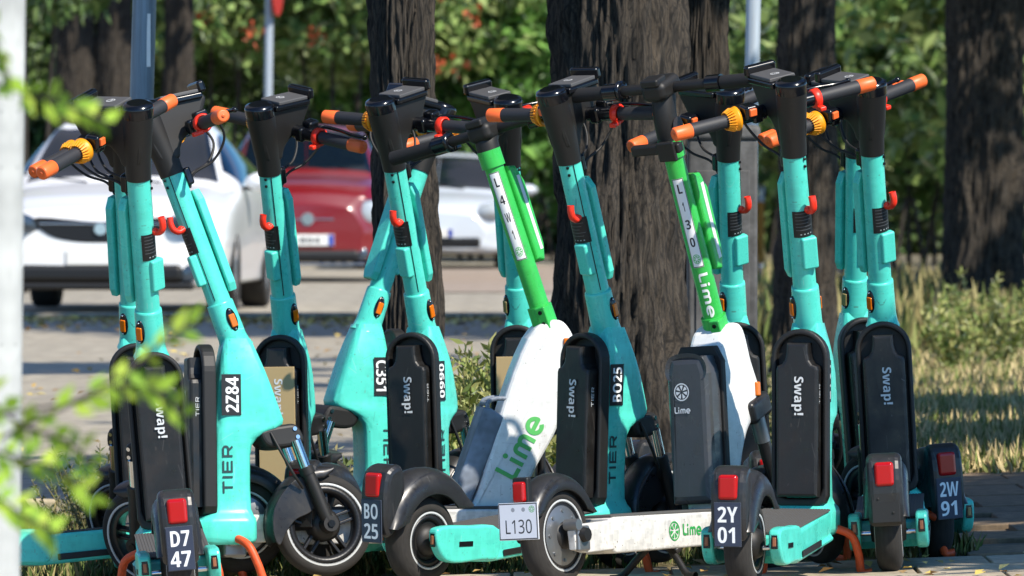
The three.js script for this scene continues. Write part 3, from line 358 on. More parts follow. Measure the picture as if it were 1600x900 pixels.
const barkTex = dataTex(512, 1024, (u, v) => { const c = Math.cos(u * TAU), q = Math.sin(u * TAU), vc = Math.cos(v * TAU), vs = Math.sin(v * TAU), w = noise3(c * 3, q * 3 + vs * 2, vc * 2) * 0.5;
  const a = Math.abs(noise3(c * 8 + w, q * 8, vc * 2.2 + vs * 1.3)), b = Math.abs(noise3(c * 17, q * 17 + w, vs * 6 + vc * 3 + 7)), g2 = noise3(c * 50, q * 50, vc * 30 + vs * 17), tone = noise3(c * 2 + 4, q * 2, vs * 1.5); const crack = Math.min(1, a * 3.2) * Math.min(1, 0.35 + b * 2.6), k = 20 + 40 * crack + 8 * g2 + 9 * tone; return [k * 1.06, k * 0.95, k * 0.82]; });
const barkMat = new THREE.MeshStandardMaterial({ map: barkTex, roughness: 0.95 });
function trunkGeo(r, h, topX, seed, ridges = 1) {
  const g = new THREE.CylinderGeometry(r * 0.86, r, h, 150, 110, true).translate(0, h / 2, 0), p = g.attributes.position, uv = g.attributes.uv;
  for (let i = 0; i < p.count; i++) { const x = p.getX(i), y = p.getY(i), z = p.getZ(i), a = Math.atan2(z, x), rad = Math.hypot(x, z);
    const rid = 1 - 1.5 * Math.abs(noise3(Math.cos(a) * 7 + seed, Math.sin(a) * 7, y * 3.4 + seed)), fine = noise3(Math.cos(a) * 13, Math.sin(a) * 13 + seed, y * 6), lump = noise3(Math.cos(a) * 1.2 + seed, Math.sin(a) * 1.2, y * 1.1);
    const flare = 1 + 0.35 * Math.exp(-y * 5), k = (rad * flare + ridges * (0.02 * r / 0.2 * (rid - 0.6) + 0.011 * fine) + 0.04 * r / 0.2 * lump * 0.6) / rad; p.setX(i, x * k + topX * y / h); p.setZ(i, z * k); uv.setXY(i, uv.getX(i) * 2, y * 0.8); }
  g.computeVertexNormals(); return g;
}
function tree(o) { // trunk at photo column u and distance D
  const t = thing(o.name ?? 'tree', o.label, 'tree', o.group); const x = o.x ?? px(o.u, o.D); t.position.set(x, groundY(x, o.D) - 0.03, CAMZ - o.D);
  const h = o.h ?? 4.2; const tr = mesh('trunk', trunkGeo(o.r, h, o.lean ?? 0, o.seed ?? 1), o.mat ?? barkMat, t);
  const limbs = []; for (let i = 0; i < 5; i++) { const a = i * 1.26 + (o.seed ?? 0), l = o.cr * 0.75; limbs.push(cyl(V(o.lean ?? 0, h * (0.75 + 0.05 * i), 0), V((o.lean ?? 0) + Math.cos(a) * l, h + 0.4 + 0.25 * i, Math.sin(a) * l), o.r * 0.42, o.r * 0.12, 10)); } mesh('limbs', join(limbs), o.mat ?? barkMat, t);
  const c = mesh('crown', o.geo ?? crownA, leafMat, t); c.scale.set(o.cr, o.cy ?? o.cr * 0.75, o.cr); c.position.set(o.lean ?? 0, o.ch ?? h + 0.6, 0); c.rotation.y = (o.seed ?? 1) * 1.7; return t;
}
const G1 = 'street trees behind the scooters';
tree({ u: 640, D: 24, r: 0.098, lean: -0.05, h: 3.6, cr: 1.9, ch: 4.3, seed: 1, label: 'slim dark tree trunk beside the red car', group: G1 });
tree({ u: 970, D: 24.3, r: 0.2, lean: -0.02, h: 4, cr: 2.2, ch: 4.7, seed: 2, label: 'thickest dark tree trunk with furrowed bark in the grass strip', group: G1 });
tree({ u: 1094, D: 26.2, r: 0.085, lean: 0.02, h: 5, cr: 1.1, ch: 6, seed: 3, label: 'lighter brown trunk half hidden behind the thickest trunk', group: G1 });
tree({ u: 1256, D: 38, r: 0.135, lean: 0.06, h: 4.8, cr: 1.2, ch: 5.8, seed: 4, label: 'gnarled brown tree trunk with a sunlit side beside the lamp post', group: G1 });
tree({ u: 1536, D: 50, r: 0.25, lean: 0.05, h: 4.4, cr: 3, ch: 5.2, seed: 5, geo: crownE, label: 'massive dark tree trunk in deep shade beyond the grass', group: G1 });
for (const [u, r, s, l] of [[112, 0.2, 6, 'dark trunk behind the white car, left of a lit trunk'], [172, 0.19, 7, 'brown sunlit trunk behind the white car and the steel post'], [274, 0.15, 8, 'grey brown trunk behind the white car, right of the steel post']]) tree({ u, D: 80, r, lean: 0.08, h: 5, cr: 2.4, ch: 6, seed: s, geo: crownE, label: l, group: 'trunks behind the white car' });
// trees beside the frame whose shade lies on the path, the road and the meadow
for (const [x, D, cr, ch, s] of [[5.5, 17.4, 1.9, 4.2, 19], [5.45, 20.9, 1.9, 4.2, 11], [5.2, 25.4, 1.9, 4.2, 12], [5.3, 29.2, 1.8, 4.2, 22], [7.2, 79, 2.3, 5.8, 23], [9.6, 82, 2.6, 5.8, 24], [6.6, 90, 2.2, 5.8, 25], [2.3, 27, 1, 4.2, 13], [2.7, 31, 1.1, 4.4, 14], [2.8, 35.5, 1, 4.4, 15], [3.2, 41, 1.2, 4.4, 20], [3.8, 47.5, 1.3, 4.6, 21], [8, 47, 2.2, 4.6, 18], [9.5, 58, 3, 5, 16], [13, 70, 3.2, 5.2, 17]]) tree({ x, D, r: 0.16, h: ch - 0.6, cr, ch, cy: cr * 0.6, seed: s, geo: cr < 1.5 ? crownS : crownA, label: 'leafy street tree outside the view, right of the scooters', group: 'trees along the road' });
// shrubs and small trees of the far side
function shrub(u, D, r, y, geo, label, o = {}) { const t = thing(o.name ?? 'shrub', label, 'shrub', o.group ?? 'shrubs at the back'); t.position.set(px(u, D), 0, CAMZ - D); mesh('stem', join([-1, 0, 1].map((i) => cyl(V(i * 0.12, 0, 0), V(i * r * 0.3, y, i * 0.1), 0.028, 0.014, 8))), barkMat, t); const c = mesh('crown', geo, leafMat, t); c.scale.set(r, o.ry ?? r, r); c.position.y = y; c.rotation.y = u; return t; }
const flowers = [];
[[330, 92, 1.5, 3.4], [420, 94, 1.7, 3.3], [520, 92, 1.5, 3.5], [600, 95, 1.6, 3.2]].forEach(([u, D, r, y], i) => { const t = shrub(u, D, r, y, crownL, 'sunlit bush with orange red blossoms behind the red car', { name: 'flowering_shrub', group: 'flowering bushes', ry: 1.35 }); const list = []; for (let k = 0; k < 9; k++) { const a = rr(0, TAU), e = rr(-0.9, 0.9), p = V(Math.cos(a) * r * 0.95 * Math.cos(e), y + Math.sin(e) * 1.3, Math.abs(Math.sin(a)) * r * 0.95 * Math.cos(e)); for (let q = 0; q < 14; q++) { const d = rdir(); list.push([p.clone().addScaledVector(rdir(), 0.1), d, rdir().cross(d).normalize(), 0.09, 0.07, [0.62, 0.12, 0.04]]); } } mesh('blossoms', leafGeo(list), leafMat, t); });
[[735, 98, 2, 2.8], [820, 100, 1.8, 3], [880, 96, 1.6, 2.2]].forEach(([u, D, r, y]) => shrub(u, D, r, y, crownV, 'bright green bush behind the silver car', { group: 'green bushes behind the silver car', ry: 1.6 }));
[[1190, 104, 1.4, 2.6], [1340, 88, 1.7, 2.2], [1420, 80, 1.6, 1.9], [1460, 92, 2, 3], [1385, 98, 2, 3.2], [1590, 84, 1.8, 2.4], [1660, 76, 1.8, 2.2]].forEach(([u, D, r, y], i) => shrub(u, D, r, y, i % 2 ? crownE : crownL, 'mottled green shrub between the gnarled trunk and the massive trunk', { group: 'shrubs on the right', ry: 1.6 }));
[[40, 70, 1.0, 3.2], [80, 96, 1.6, 2.8], [230, 97, 1.5, 2.8]].forEach(([u, D, r, y]) => shrub(u, D, r, y, crownB, 'green leafy bush behind the white car', { group: 'bushes behind the white car', ry: 1.2 }));
{ // thicket that closes the view
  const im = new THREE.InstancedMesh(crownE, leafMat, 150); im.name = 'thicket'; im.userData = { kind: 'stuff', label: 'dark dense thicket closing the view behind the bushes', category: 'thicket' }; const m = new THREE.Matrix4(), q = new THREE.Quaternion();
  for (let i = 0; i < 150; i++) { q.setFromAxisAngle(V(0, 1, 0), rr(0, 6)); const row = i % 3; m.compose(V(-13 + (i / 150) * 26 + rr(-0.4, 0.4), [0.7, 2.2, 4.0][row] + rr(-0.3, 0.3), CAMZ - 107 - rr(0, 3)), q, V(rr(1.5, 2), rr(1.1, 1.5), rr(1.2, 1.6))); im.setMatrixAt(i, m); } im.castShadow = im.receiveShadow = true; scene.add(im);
}
// grass
function tuftGeo(n, h, spread, cols, wide = 0.006) { const list = []; for (let i = 0; i < n; i++) { const p = V(rr(-spread, spread), 0, rr(-spread, spread)), d = V(rr(-0.5, 0.5), 1, rr(-0.5, 0.5)).normalize(), s = V(rr(-1, 1), 0, rr(-1, 1)).cross(d).normalize(), c = cols[Math.floor(rnd() * cols.length)]; list.push([p, d, s, h * rr(0.4, 1.2), wide * rr(0.7, 1.4), c]); } return leafGeo(list); }
const GRASS = [[0.13, 0.18, 0.045], [0.09, 0.14, 0.03], [0.2, 0.22, 0.07], [0.3, 0.26, 0.11]], DRY = [[0.5, 0.4, 0.2], [0.58, 0.47, 0.25], [0.42, 0.35, 0.16], [0.2, 0.23, 0.07], [0.16, 0.22, 0.05], [0.22, 0.27, 0.07]];
function grass(name, label, geo, n, at) { const im = new THREE.InstancedMesh(geo, dryMat, n); im.name = name; im.userData = { kind: 'stuff', label, category: 'grass' }; const m = new THREE.Matrix4(), q = new THREE.Quaternion(); for (let i = 0; i < n; i++) { const [x, D, s] = at(); q.setFromAxisAngle(V(0, 1, 0), rr(0, 6)); m.compose(V(x, groundY(x, D) - 0.005, CAMZ - D), q, V(s, s * rr(0.7, 1.3), s)); im.setMatrixAt(i, m); } im.castShadow = im.receiveShadow = true; scene.add(im); }
grass('verge_grass', 'short green and straw coloured grass in the strip behind the scooters', tuftGeo(26, 0.07, 0.06, GRASS), 2600, () => { const D = rr(20.7, 25), x = rr(-2, 1.15); return [x, D, rr(0.5, 1.1) * (noise3(x * 1.3, D * 1.3, 0) > -0.35 ? 1 : 0.4)]; });
grass('meadow_grass', 'dry straw coloured grass beyond the path', tuftGeo(26, 0.075, 0.1, DRY, 0.009), 7000, () => { const D = rr(26, 52); return [rr(0.97, 0.075 * D), D, rr(0.5, 1.2)]; });
grass('tall_grass', 'tall green grass and weeds under the massive trunk', tuftGeo(22, 0.34, 0.12, GRASS, 0.018), 1100, () => { const D = rr(44, 62); return [rr(0.026 * D, 0.075 * D), D, rr(0.5, 1.1)]; });
function weed(u, D, h, cols, label, group, leaf = 0.03, n = 10, spread = 0.1) { const t = thing('weed_plant', label, 'plant', group), x = px(u, D); t.position.set(x, groundY(x, D) - 0.01, CAMZ - D); const st = [], list = [];
  for (let i = 0; i < n; i++) { const a = V(rr(-1, 1) * spread * 0.4, 0, rr(-1, 1) * spread * 0.4), b = V(rr(-1, 1) * spread * 1.6, h * rr(0.55, 1), rr(-1, 1) * spread * 1.6); st.push(cyl(a, b, 0.003, 0.0012, 5)); const k = Math.round(h * 110); for (let j = 0; j < k; j++) { const p = a.clone().lerp(b, rr(0.15, 1)), d = rdir(); d.y = Math.abs(d.y) * 0.8 + 0.25; d.normalize(); const c = cols[Math.floor(rnd() * cols.length)]; list.push([p, d, rdir().cross(d).normalize(), leaf * rr(0.6, 1.3), leaf * rr(0.25, 0.45), c]); } }
  mesh('stems', join(st), M.weedStem ??= std(0x6f6a45, 0.9), t); mesh('leaves', leafGeo(list), leafMat, t); return t; }
const SAGE = [[0.2, 0.2, 0.11], [0.14, 0.17, 0.07], [0.27, 0.25, 0.16], [0.09, 0.13, 0.04]], PALE = [[0.3, 0.34, 0.09], [0.4, 0.4, 0.14], [0.2, 0.28, 0.06]];
weed(150, 23.2, 0.3, SAGE, 'grey green twiggy weed left of the scooter with the plate D747', 'twiggy weeds', 0.022, 22, 0.09);
weed(120, 23.6, 0.22, SAGE, 'low grey green weed beside the kerb', 'twiggy weeds', 0.022, 16, 0.09); weed(190, 23.5, 0.26, SAGE, 'twiggy weed hidden behind the black battery', 'twiggy weeds', 0.022, 16, 0.08);
for (const [u, D, h] of [[735, 23.2, 0.6], [752, 23.5, 0.55], [718, 23, 0.42], [772, 23.3, 0.52], [790, 23.6, 0.4], [845, 23.4, 0.3], [762, 22.8, 0.4], [705, 22.8, 0.34], [742, 22.6, 0.36]]) weed(u, D, h, PALE, 'pale yellow green weed between the slim trunk and the thickest trunk', 'pale weeds', 0.042, 30, 0.09);
for (const [u, D, h] of [[400, 22.5, 0.25], [510, 22.6, 0.28], [540, 23, 0.25], [980, 23, 0.22], [1010, 23.2, 0.18], [1205, 25.5, 0.35], [1195, 28, 0.4], [1310, 27, 0.3], [1225, 31, 0.35]]) weed(u, D, h, GRASS, 'green leafy weed growing in the strip behind the scooters', 'green weeds', 0.03, 14, 0.1);
for (const [u, D, h] of [[1495, 40, 0.42], [1535, 44, 0.5], [1560, 41, 0.35], [1590, 46, 0.45]]) weed(u, D, h, PALE, 'tall weed standing in front of the massive trunk', 'tall weeds', 0.05, 12, 0.12);
{ // fallen leaves
  const lg = leafGeo([[V(-0.02, 0, 0), V(1, 0.12, 0).normalize(), V(0, 0.1, 1).normalize(), 0.045, 0.03, [1, 1, 1]]]); const N = 1900, im = new THREE.InstancedMesh(lg, new THREE.MeshStandardMaterial({ roughness: 0.9, side: THREE.DoubleSide }), N); im.name = 'fallen_leaves'; im.userData = { kind: 'stuff', label: 'scattered dry yellow leaves on the road and the grass strip', category: 'leaves' };
  const m = new THREE.Matrix4(), q = new THREE.Quaternion(), col = new THREE.Color(), cs = [[0.55, 0.42, 0.1], [0.42, 0.28, 0.09], [0.6, 0.5, 0.2], [0.32, 0.2, 0.08]];
  for (let i = 0; i < N; i++) { const z = rnd(); const [x, D, sc] = z < 0.62 ? [rr(-4.2, 0.9), 56.3 - 5 * rnd() * rnd(), rr(0.9, 2.1)] : z < 0.8 ? [rr(-2.4, 0.9), rr(26, 54), rr(0.8, 1.5)] : z < 0.93 ? [rr(-1.9, 1.1), rr(20.7, 25), rr(0.6, 1)] : [rr(-1.4, 1.6), rr(18.8, 20.6), rr(0.5, 0.9)]; q.setFromEuler(new THREE.Euler(rr(-0.3, 0.3), rr(0, 6.2), rr(-0.3, 0.3))); m.compose(V(x, groundY(x, D) + 0.016, CAMZ - D), q, V(sc, sc, sc)); im.setMatrixAt(i, m); const c = cs[i % 4]; im.setColorAt(i, col.setRGB(...c)); } im.castShadow = im.receiveShadow = true; scene.add(im); }
// the bush in front whose blurred twigs reach into view
{ const t = thing('foreground_shrub', 'blurred bright green leafy twigs reaching past the white post', 'shrub'), D = 8.4, x0 = -0.82; t.position.set(x0, 0, CAMZ - D);
  mesh('stem', join(cyl(V(0, -0.05, 0), V(0.03, 0.9, 0), 0.02, 0.014), cyl(V(0.03, 0.9, 0), V(0, 1.4, 0), 0.014, 0.008)), barkMat, t);
  const tw = [[[-40, 700], [60, 655], [150, 610], [215, 568], [260, 530], [300, 505]], [[-40, 700], [40, 720], [100, 745], [140, 790]], [[-60, 610], [30, 668], [100, 690], [155, 730]], [[-60, 130], [60, 150], [110, 165], [175, 195]], [[-30, 760], [30, 800], [80, 835]], [[130, 625], [200, 600], [250, 620], [290, 655]], [[-60, 40], [-10, 60], [20, 130]]];
  const list = [], col = [[0.32, 0.5, 0.03], [0.42, 0.56, 0.05], [0.24, 0.42, 0.03]];
  tw.forEach((pts, ti) => { const q = pts.map(([u, v], i) => V(px(u, D) - x0, vy(v, D), 0.06 * Math.sin(ti * 2 + i))); q.unshift(V(0.02, q[0].y - 0.05, 0)); const cv = new THREE.CatmullRomCurve3(q); mesh('twig', new THREE.TubeGeometry(cv, 24, 0.0022, 6), barkMat, t);
    for (let i = 0; i < 16; i++) { const s = 0.25 + 0.75 * i / 16, p = cv.getPoint(s), tg = cv.getTangent(s), side = i % 2 ? 1 : -1, d = tg.clone().multiplyScalar(0.7).add(V(0, side * rr(0.3, 0.8), rr(-0.5, 0.5))).normalize(); list.push([p, d, V(rr(-0.3, 0.3), rr(-0.4, 0.4), 1).cross(d).normalize(), rr(0.024, 0.04), rr(0.01, 0.017), col[i % 3]]); } });
  mesh('leaves', leafGeo(list), leafMat, t);
}

// ---------------------------------------------------------------- posts and street furniture
function post(name, label, cat, u, D, r, h, mat, topU = u, r2 = r) { const t = thing(name, label, cat), x = px(u, D), gy = groundY(x, D); t.position.set(x, gy - 0.02, CAMZ - D); const tx = px(topU, D) - x; mesh('pole', cyl(V(0, 0, 0), V(tx, h, 0), r, r2, 28), mat, t); mesh('base_collar', cyl(V(0, 0, 0), V(0, 0.06, 0), r * 1.5, r * 1.3, 24), mat, t); return t; }
const steel = mapMat([112, 126, 138], 0.16, 1.5, 0, 51, { roughness: 0.5, metalness: 0.25 }), paleSteel = mapMat([170, 182, 194], 0.08, 1.5, 0, 52, { roughness: 0.5, metalness: 0.2 });
{ const p = post('steel_post', 'thick grey steel post standing behind the two leftmost scooters', 'post', 202, 24.4, 0.036, 3.2, steel, 250); mesh('paper_sticker', rbox(0.012, 0.16, 0.004, 0.001, 0.06, vy(20, 24.4), 0.032), M.white, p); }
{ const D = 86, p = post('sign_post', 'thin pale sign post with a red sign in front of the flowering bushes', 'sign', 416, D, 0.042, 4, paleSteel, 423); const y = vy(-22, D); mesh('sign_plate', cyl(V(0, 0, -0.008), V(0, 0, 0.008), 0.3, 0.3, 32).rotateY(1.4).translate(0.12, y, 0.05), std(0xb02a20, 0.5), p); }
post('lamp_post', 'pale grey lamp post right of the lighter brown trunk', 'lamp post', 1164, 30, 0.028, 4, paleSteel, 1196, 0.026);
{ const p = post('rusty_post', 'thin pale post with a rusty yellow foot in the distance', 'post', 1189, 90, 0.035, 1.6, paleSteel); mesh('rusty_sleeve', cyl(V(0, 0.02, 0), V(0, 0.75, 0), 0.041, 0.039, 16), std(0xb07a2c, 0.8), p); }
{ const D = 25.6, t = thing('utility_cabinet', 'weathered dark grey cabinet behind the number L130 scooter', 'cabinet'), x = px(1128, D); t.position.set(x, groundY(x, D), CAMZ - D); const cm = mapMat([84, 84, 84], 0.22, 2.2, 0.3, 53, { roughness: 0.8 }); mesh('body', boxUV(rbox(0.22, 1.12, 0.18, 0.012, 0, 0.55, 0)), cm, t); mesh('lid', boxUV(rbox(0.24, 0.05, 0.2, 0.018, 0, 1.128, 0)), cm, t); mesh('door', boxUV(rbox(0.17, 0.9, 0.008, 0.003, 0, 0.56, 0.093)), cm, t); }
{ const D = 12, t = thing('white_post', 'peeling white post in the left foreground', 'post'), x = px(-22, D); t.position.set(x, groundY(x, D) - 0.02, CAMZ - D); const tx = px(12, D) - px(-6, D); const m = mapMat([176, 177, 172], 0.14, 1.2, 0.3, 54, { roughness: 0.75 }); mesh('pole', boxUV(cyl(V(0, 0, 0), V(tx, 1.6, 0), 0.045, 0.045, 36)), m, t); mesh('base_plate', rbox(0.14, 0.012, 0.14, 0.003, 0, 0.024, 0), m, t); }

// ---------------------------------------------------------------- cars
const cr = (a, b, c, d, t) => 0.5 * (2 * b + (c - a) * t + (2 * a - 5 * b + 4 * c - d) * t * t + (3 * b - a - 3 * c + d) * t * t * t);
function carSurf(st) {
  const at = (t, k) => { const n = st.length - 1, i = Math.min(n - 1, Math.max(0, Math.floor(t))), f = t - i, g = (j) => st[Math.min(n, Math.max(0, j))][k]; return k === 0 ? g(i) + (g(i + 1) - g(i)) * f : cr(g(i - 1), g(i), g(i + 1), g(i + 2), f); };
  return (t, v, side, off = 0) => { const x = at(t, 0), y0 = at(t, 1), w = at(t, 2), y1 = at(t, 3), wt = at(t, 4), y2 = at(t, 5);
    const cp = [[0, y0], [w * 0.86, y0], [w * 0.985, y0 + 0.14], [w, y1], [wt, y2 - 0.05], [wt * 0.72, y2 - 0.008], [0, y2 + 0.015]]; const i = Math.min(5, Math.max(0, Math.floor(v))), f = v - i, P = (j) => cp[Math.min(6, Math.max(0, j))];
    const q = [0, 1].map((k) => cr(i > 0 ? P(i - 1)[k] : k ? P(1)[k] : -P(1)[k], P(i)[k], P(i + 1)[k], i < 5 ? P(i + 2)[k] : k ? P(5)[k] : -P(5)[k], f)); return [x + off * 0.6, q[1] + off * 0.5, side * (Math.max(0, q[0]) + off * 0.5)]; };
}
function patch(S, t0, t1, v0, v1, sides, off, nt = 16, nv = 12) { const gs = sides.map((s) => { const pos = [], uv = [], idx = []; for (let j = 0; j <= nt; j++) for (let i = 0; i <= nv; i++) { pos.push(...S(t0 + (t1 - t0) * j / nt, v0 + (v1 - v0) * i / nv, s, off)); uv.push(j / nt, i / nv); } for (let j = 0; j < nt; j++) for (let i = 0; i < nv; i++) { const a = j * (nv + 1) + i, b = a + nv + 1; s > 0 ? idx.push(a, a + 1, b, b, a + 1, b + 1) : idx.push(a, b, a + 1, b, b + 1, a + 1); } const g = new THREE.BufferGeometry(); g.setAttribute('position', new THREE.Float32BufferAttribute(pos, 3)); g.setAttribute('uv', new THREE.Float32BufferAttribute(uv, 2)); g.setIndex(idx); g.computeVertexNormals(); return g; }); return join(gs); }
const glassMat = new THREE.MeshPhysicalMaterial({ color: 0x0c1722, roughness: 0.06, metalness: 0 }), lampGlass = new THREE.MeshPhysicalMaterial({ color: 0x3c4854, roughness: 0.12, metalness: 0.2, clearcoat: 0.6 }), trim = std(0x0c0d0f, 0.5), roundLamp = new THREE.MeshPhysicalMaterial({ color: 0xa9b2b8, roughness: 0.15, clearcoat: 1 });
function car(o) {
  const t = thing('parked_car', o.label, 'car', 'cars parked across the road'); t.position.set(px(o.u, o.D), 0, CAMZ - o.D); t.rotation.y = R(-90 + o.turn); t.scale.y = o.sy ?? 1;        // nose towards the camera
  const st = o.st, n = st.length - 1, S = carSurf(st), paint = new THREE.MeshPhysicalMaterial({ color: o.color, roughness: 0.35, clearcoat: 0.8, clearcoatRoughness: 0.08 });
  const body = mesh('body', (() => { const g = patch(S, 0, n, 0, 6, [1, -1], 0, n * 8, 36); const cap = [0, n].map((q) => { const pts = []; for (let i = 0; i <= 30; i++) pts.push(S(q, i / 5, 1)); for (let i = 30; i >= 0; i--) pts.push(S(q, i / 5, -1)); const pos = [], c = [pts[0][0] + (q ? -0.01 : 0.015), (st[q][1] + st[q][5]) / 2, 0]; for (let i = 0; i < pts.length - 1; i++) pos.push(...c, ...pts[i], ...pts[i + 1]); const h = new THREE.BufferGeometry(); h.setAttribute('position', new THREE.Float32BufferAttribute(pos, 3)); h.setAttribute('uv', new THREE.Float32BufferAttribute(new Float32Array(pos.length / 3 * 2), 2)); h.computeVertexNormals(); return h; }); return join(g, ...cap); })(), paint, t);
  mesh('windscreen', patch(S, o.ws[0], o.ws[1], 4.12, 6, [1, -1], 0.006), glassMat, t);
  for (const s of [1, -1]) { mesh('side_window', patch(S, o.sw[0], o.sw[1], 3.2, 3.86, [s], 0.006), glassMat, t); mesh('headlight', o.round ? join(new THREE.SphereGeometry(o.round[2], 24, 16).scale(0.5, 1, 1).translate(o.round[0], o.round[1], s * o.round[3])) : new THREE.SphereGeometry(1, 24, 16).scale(0.14, o.hl[3], o.hl[4]).rotateX(s * -0.25).rotateY(s * 0.5).translate(o.hl[0], o.hl[1], s * o.hl[2]), o.round || o.bright ? roundLamp : lampGlass, t); if (o.round) mesh('headlight_rim', new THREE.TorusGeometry(o.round[2], 0.012, 8, 28).rotateY(Math.PI / 2).translate(o.round[0] + 0.01, o.round[1], s * o.round[3]), M.chrome, t);
    mesh('mirror', boxUV(new THREE.SphereGeometry(1, 16, 12).scale(0.09, 0.075, 0.12).translate(o.mir[0], o.mir[1], s * o.mir[2])), paint, t); mesh('mirror_arm', rbox(0.05, 0.03, 0.14, 0.01, o.mir[0], o.mir[1] - 0.05, s * (o.mir[2] - 0.12)), trim, t);
    for (const wx of o.wh) { const w = mesh('wheel', spin([[0.2, -0.1], [0.29, -0.105], [0.31, -0.08], [0.31, 0.08], [0.29, 0.105], [0.2, 0.1], [0.2, -0.1]], 40), M.tyre, t); w.position.set(wx, 0.31, s * (st[4][2] - 0.095)); mesh('rim', join(spin([[0.001, 0.09], [0.06, 0.1], [0.07, 0.07], [0.19, 0.075], [0.2, 0.09], [0.205, -0.09], [0.001, -0.09]], 30), ...[0, 1, 2, 3, 4].map((i) => rbox(0.18, 0.04, 0.02, 0.008, 0.1, 0, s * 0.085).rotateZ(i * TAU / 5))), M.alloy, w); mesh('wheel_arch', (() => { const g = new THREE.RingGeometry(0.3, 0.36, 30, 1, -0.25, Math.PI + 0.5); if (s < 0) g.rotateY(Math.PI); return g.translate(wx, 0.31, s * (st[4][2] + 0.006)); })(), trim, t); } }
  for (const [name, w, h, y, x, m, dep] of o.front) mesh(name, rbox(dep ?? 0.05, h, w, Math.min(h / 2.2, 0.05), x, y, 0), m, t);
  if (o.wing) mesh('grille', ext(smoothPts(o.wing, 40), 0.08, 0.01).rotateY(Math.PI / 2).translate(2.335, 0, 0), trim, t);
  if (o.fog) for (const q of [1, -1]) mesh('fog_lamp', new THREE.SphereGeometry(0.07, 16, 12).scale(0.4, 1, 1.2).translate(o.fog[0], o.fog[1], q * o.fog[2]), lampGlass, t);
  const pl = mesh('number_plate', rbox(0.02, 0.11, 0.5, 0.004, o.pl[0], o.pl[1], 0), std(0xd8d8d4, 0.5), t); mesh('plate_band', rbox(0.003, 0.1, 0.05, 0.001, o.pl[0] + 0.0112, o.pl[1], -0.222), std(0x1c3ea0, 0.5), pl);
  mesh('badge', new THREE.CylinderGeometry(o.bd[2], o.bd[2], 0.02, 24).rotateZ(Math.PI / 2).translate(o.bd[0], o.bd[1], 0), M.chrome, t);
  if (o.text) decal('plate_lettering', pl, textMat('carp', 256, 64, (x, w, h) => word(x, o.text, w / 2, h / 2 + 2, 54, 200, '#3b3d40')), 0.36, 0.085, [0, 0, 0], 'right').rotation.set(0, Math.PI / 2, 0), pl.children[pl.children.length - 1].position.set(o.pl[0] + 0.0125, o.pl[1], 0.02);
  mesh('wipers', join(...[-0.3, 0.25].map((z) => cyl(V(o.wp[0], o.wp[1], z), V(o.wp[0] - 0.08, o.wp[1] + 0.06, z + 0.5), 0.008, 0.006, 6))), trim, t);
}
car({ u: 208, D: 61, sy: 0.96, turn: -3, color: 0xdfe0e0, label: 'white saloon car parked across the road with a dark winged grille', ws: [5.05, 6], sw: [5.35, 8.3], hl: [2.31, 0.69, 0.61, 0.08, 0.2], mir: [0.62, 1.0, 1.02], wh: [1.42, -1.38], wing: [[-0.5, 0.72], [0, 0.7], [0.5, 0.72], [0.38, 0.6], [0.2, 0.55], [0, 0.54], [-0.2, 0.55], [-0.38, 0.6]], fog: [2.33, 0.31, 0.62], pl: [2.375, 0.43], bd: [2.385, 0.645, 0.045], wp: [0.95, 1.0],
  st: [[2.36, 0.26, 0.6, 0.5, 0.5, 0.66], [2.3, 0.22, 0.76, 0.56, 0.64, 0.74], [2.12, 0.2, 0.86, 0.64, 0.72, 0.8], [1.75, 0.2, 0.895, 0.73, 0.76, 0.89], [1.2, 0.2, 0.9, 0.82, 0.76, 0.97], [0.85, 0.2, 0.9, 0.88, 0.74, 1.02], [0.05, 0.2, 0.9, 0.93, 0.6, 1.42], [-0.6, 0.2, 0.9, 0.94, 0.6, 1.45], [-1.4, 0.2, 0.9, 0.95, 0.58, 1.36], [-2.05, 0.22, 0.87, 0.93, 0.62, 1.1], [-2.36, 0.3, 0.76, 0.72, 0.55, 0.96]],
  front: [['grille_bar', 0.9, 0.015, 0.685, 2.36, M.chrome, 0.05], ['lower_intake', 1.2, 0.14, 0.31, 2.34, trim, 0.1], ['bumper_lip', 1.36, 0.06, 0.215, 2.35, trim, 0.06]] });
car({ u: 478, D: 79, turn: 2, color: 0x720a12, label: 'small red rounded hatchback with round headlights parked across the road', ws: [4.08, 5], sw: [4.35, 7.2], round: [1.7, 0.66, 0.115, 0.6], mir: [0.55, 1.02, 0.92], wh: [1.12, -1.15], fog: [1.74, 0.27, 0.5], pl: [1.79, 0.4], bd: [1.785, 0.6, 0.06], wp: [0.78, 1.06], text: 'I·804',
  st: [[1.77, 0.26, 0.52, 0.5, 0.42, 0.72], [1.7, 0.22, 0.7, 0.56, 0.56, 0.84], [1.5, 0.2, 0.79, 0.66, 0.64, 0.93], [1.1, 0.2, 0.815, 0.8, 0.68, 1.0], [0.8, 0.2, 0.82, 0.86, 0.66, 1.05], [0.15, 0.2, 0.82, 0.92, 0.56, 1.45], [-0.5, 0.2, 0.82, 0.93, 0.55, 1.49], [-1.3, 0.2, 0.81, 0.93, 0.53, 1.4], [-1.72, 0.3, 0.72, 0.8, 0.5, 1.0]],
  front: [['chrome_strip', 0.5, 0.014, 0.6, 1.775, M.chrome, 0.03], ['lower_intake', 1.0, 0.12, 0.25, 1.75, trim, 0.1], ['chrome_lip', 1.1, 0.02, 0.17, 1.77, M.chrome, 0.06]] });
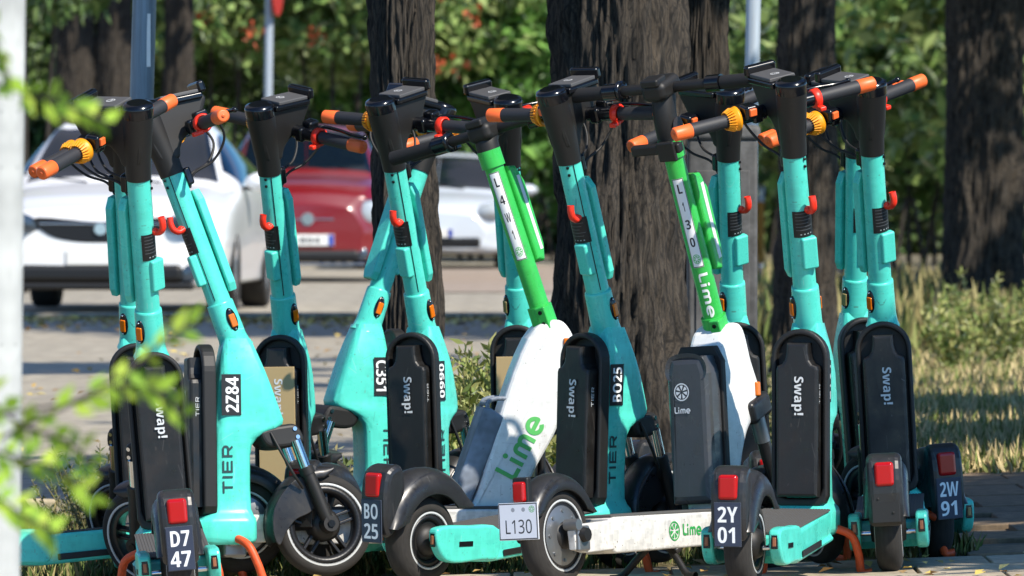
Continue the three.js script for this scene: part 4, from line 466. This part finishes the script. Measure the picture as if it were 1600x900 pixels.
car({ u: 690, D: 90, sy: 0.86, bright: true, turn: -3, color: 0xc3ccd6, label: 'silver blue hatchback parked between the slim trunk and the scooters', ws: [4.08, 5], sw: [4.35, 7.2], hl: [1.9, 0.71, 0.62, 0.12, 0.2], mir: [0.62, 1.0, 0.98], wh: [1.35, -1.25], pl: [2.05, 0.46], bd: [2.02, 0.7, 0.06], wp: [0.95, 1.02],
  st: [[2.02, 0.26, 0.58, 0.5, 0.48, 0.7], [1.95, 0.22, 0.76, 0.58, 0.62, 0.8], [1.72, 0.2, 0.85, 0.68, 0.7, 0.88], [1.3, 0.2, 0.87, 0.8, 0.72, 0.96], [0.95, 0.2, 0.87, 0.86, 0.7, 1.0], [0.2, 0.2, 0.87, 0.92, 0.6, 1.42], [-0.5, 0.2, 0.87, 0.93, 0.6, 1.46], [-1.4, 0.2, 0.86, 0.94, 0.57, 1.4], [-1.95, 0.3, 0.78, 0.8, 0.55, 1.0]],
  front: [['grille', 0.8, 0.06, 0.66, 1.99, trim, 0.06], ['lower_intake', 1.1, 0.14, 0.34, 2.0, trim, 0.08]] });

// ---------------------------------------------------------------- the scooters
const TS = turquoiseScooter;
TS({ u: 236, D: 20.0, h: 94.6, lean: 0.085, phi: 52, plate: ['D7', '47'], label: 'turquoise scooter with the rear plate D747 and a bell on its turned bar' });
TS({ u: 209, D: 21.2, h: 94, lean: 0.06, phi: 52, label: 'turquoise scooter tucked behind the one with plate D747' });
TS({ u: 367, D: 20.5, h: 13, lean: 0.06, phi: 8, right: '2Z84', label: 'turquoise scooter seen from its side with sticker 2Z84' });
TS({ u: 448, D: 21.6, h: 78, lean: 0.02, phi: -33, tan: true, label: 'turquoise scooter with a silver battery face in front of the red car' });
TS({ u: 573, D: 22.0, h: 203, lean: -0.03, phi: 10, left: 'C351', label: 'turquoise scooter turned the other way with sticker C351' });
TS({ u: 661, D: 21.3, h: 68, lean: 0.035, phi: -17, right: '0990', label: 'turquoise scooter with sticker 0990 in front of the slim trunk' });
TS({ u: 948, D: 20.4, h: 48, lean: -0.03, phi: 6, right: 'BO25', plate: ['BO', '25'], label: 'turquoise scooter with sticker and plate BO25' });
TS({ u: 812, D: 21.9, h: 83, lean: 0.02, phi: 38, tan: true, pale: true, label: 'turquoise scooter with a tan battery face behind the slanted white neck' });
TS({ u: 1146, D: 21.3, h: 93, lean: 0.06, phi: 43, label: 'turquoise scooter behind the white neck of the number L130 scooter' });
TS({ u: 1263, D: 20.0, h: 75, lean: 0.0, phi: 42, right: '2Y01', plate: ['2Y', '01'], label: 'turquoise scooter with the rear plate 2Y01' });
TS({ u: 1379, D: 20.7, h: 86.3, lean: 0.055, phi: 46, label: 'turquoise scooter with a bare rear mudguard without number plate' });
TS({ u: 1336, D: 21.45, h: 101.5, lean: 0.08, phi: 34, pale: true, plate: ['2W', '91'], label: 'turquoise scooter with the rear plate 2W91 standing partly in shade' });
TS({ u: -215, D: 22.2, h: 120, lean: 0.03, phi: 20, label: 'turquoise scooter mostly hidden by the white post' });
greenScooter({ kind: 'slant', u: 851, D: 20.75, h: 11, lean: 0.0, phi: 48, code: 'L4W1', label: 'green and white scooter with slanted neck and stem number L4W1' });
greenScooter({ kind: 'upright', u: 1121, D: 20.25, h: 56, lean: 0.06, phi: 2, code: 'L130', plate: 'L130', label: 'green and white scooter with the white rear plate L130' });

scene.environment = null;
renderer.render(scene, camera);
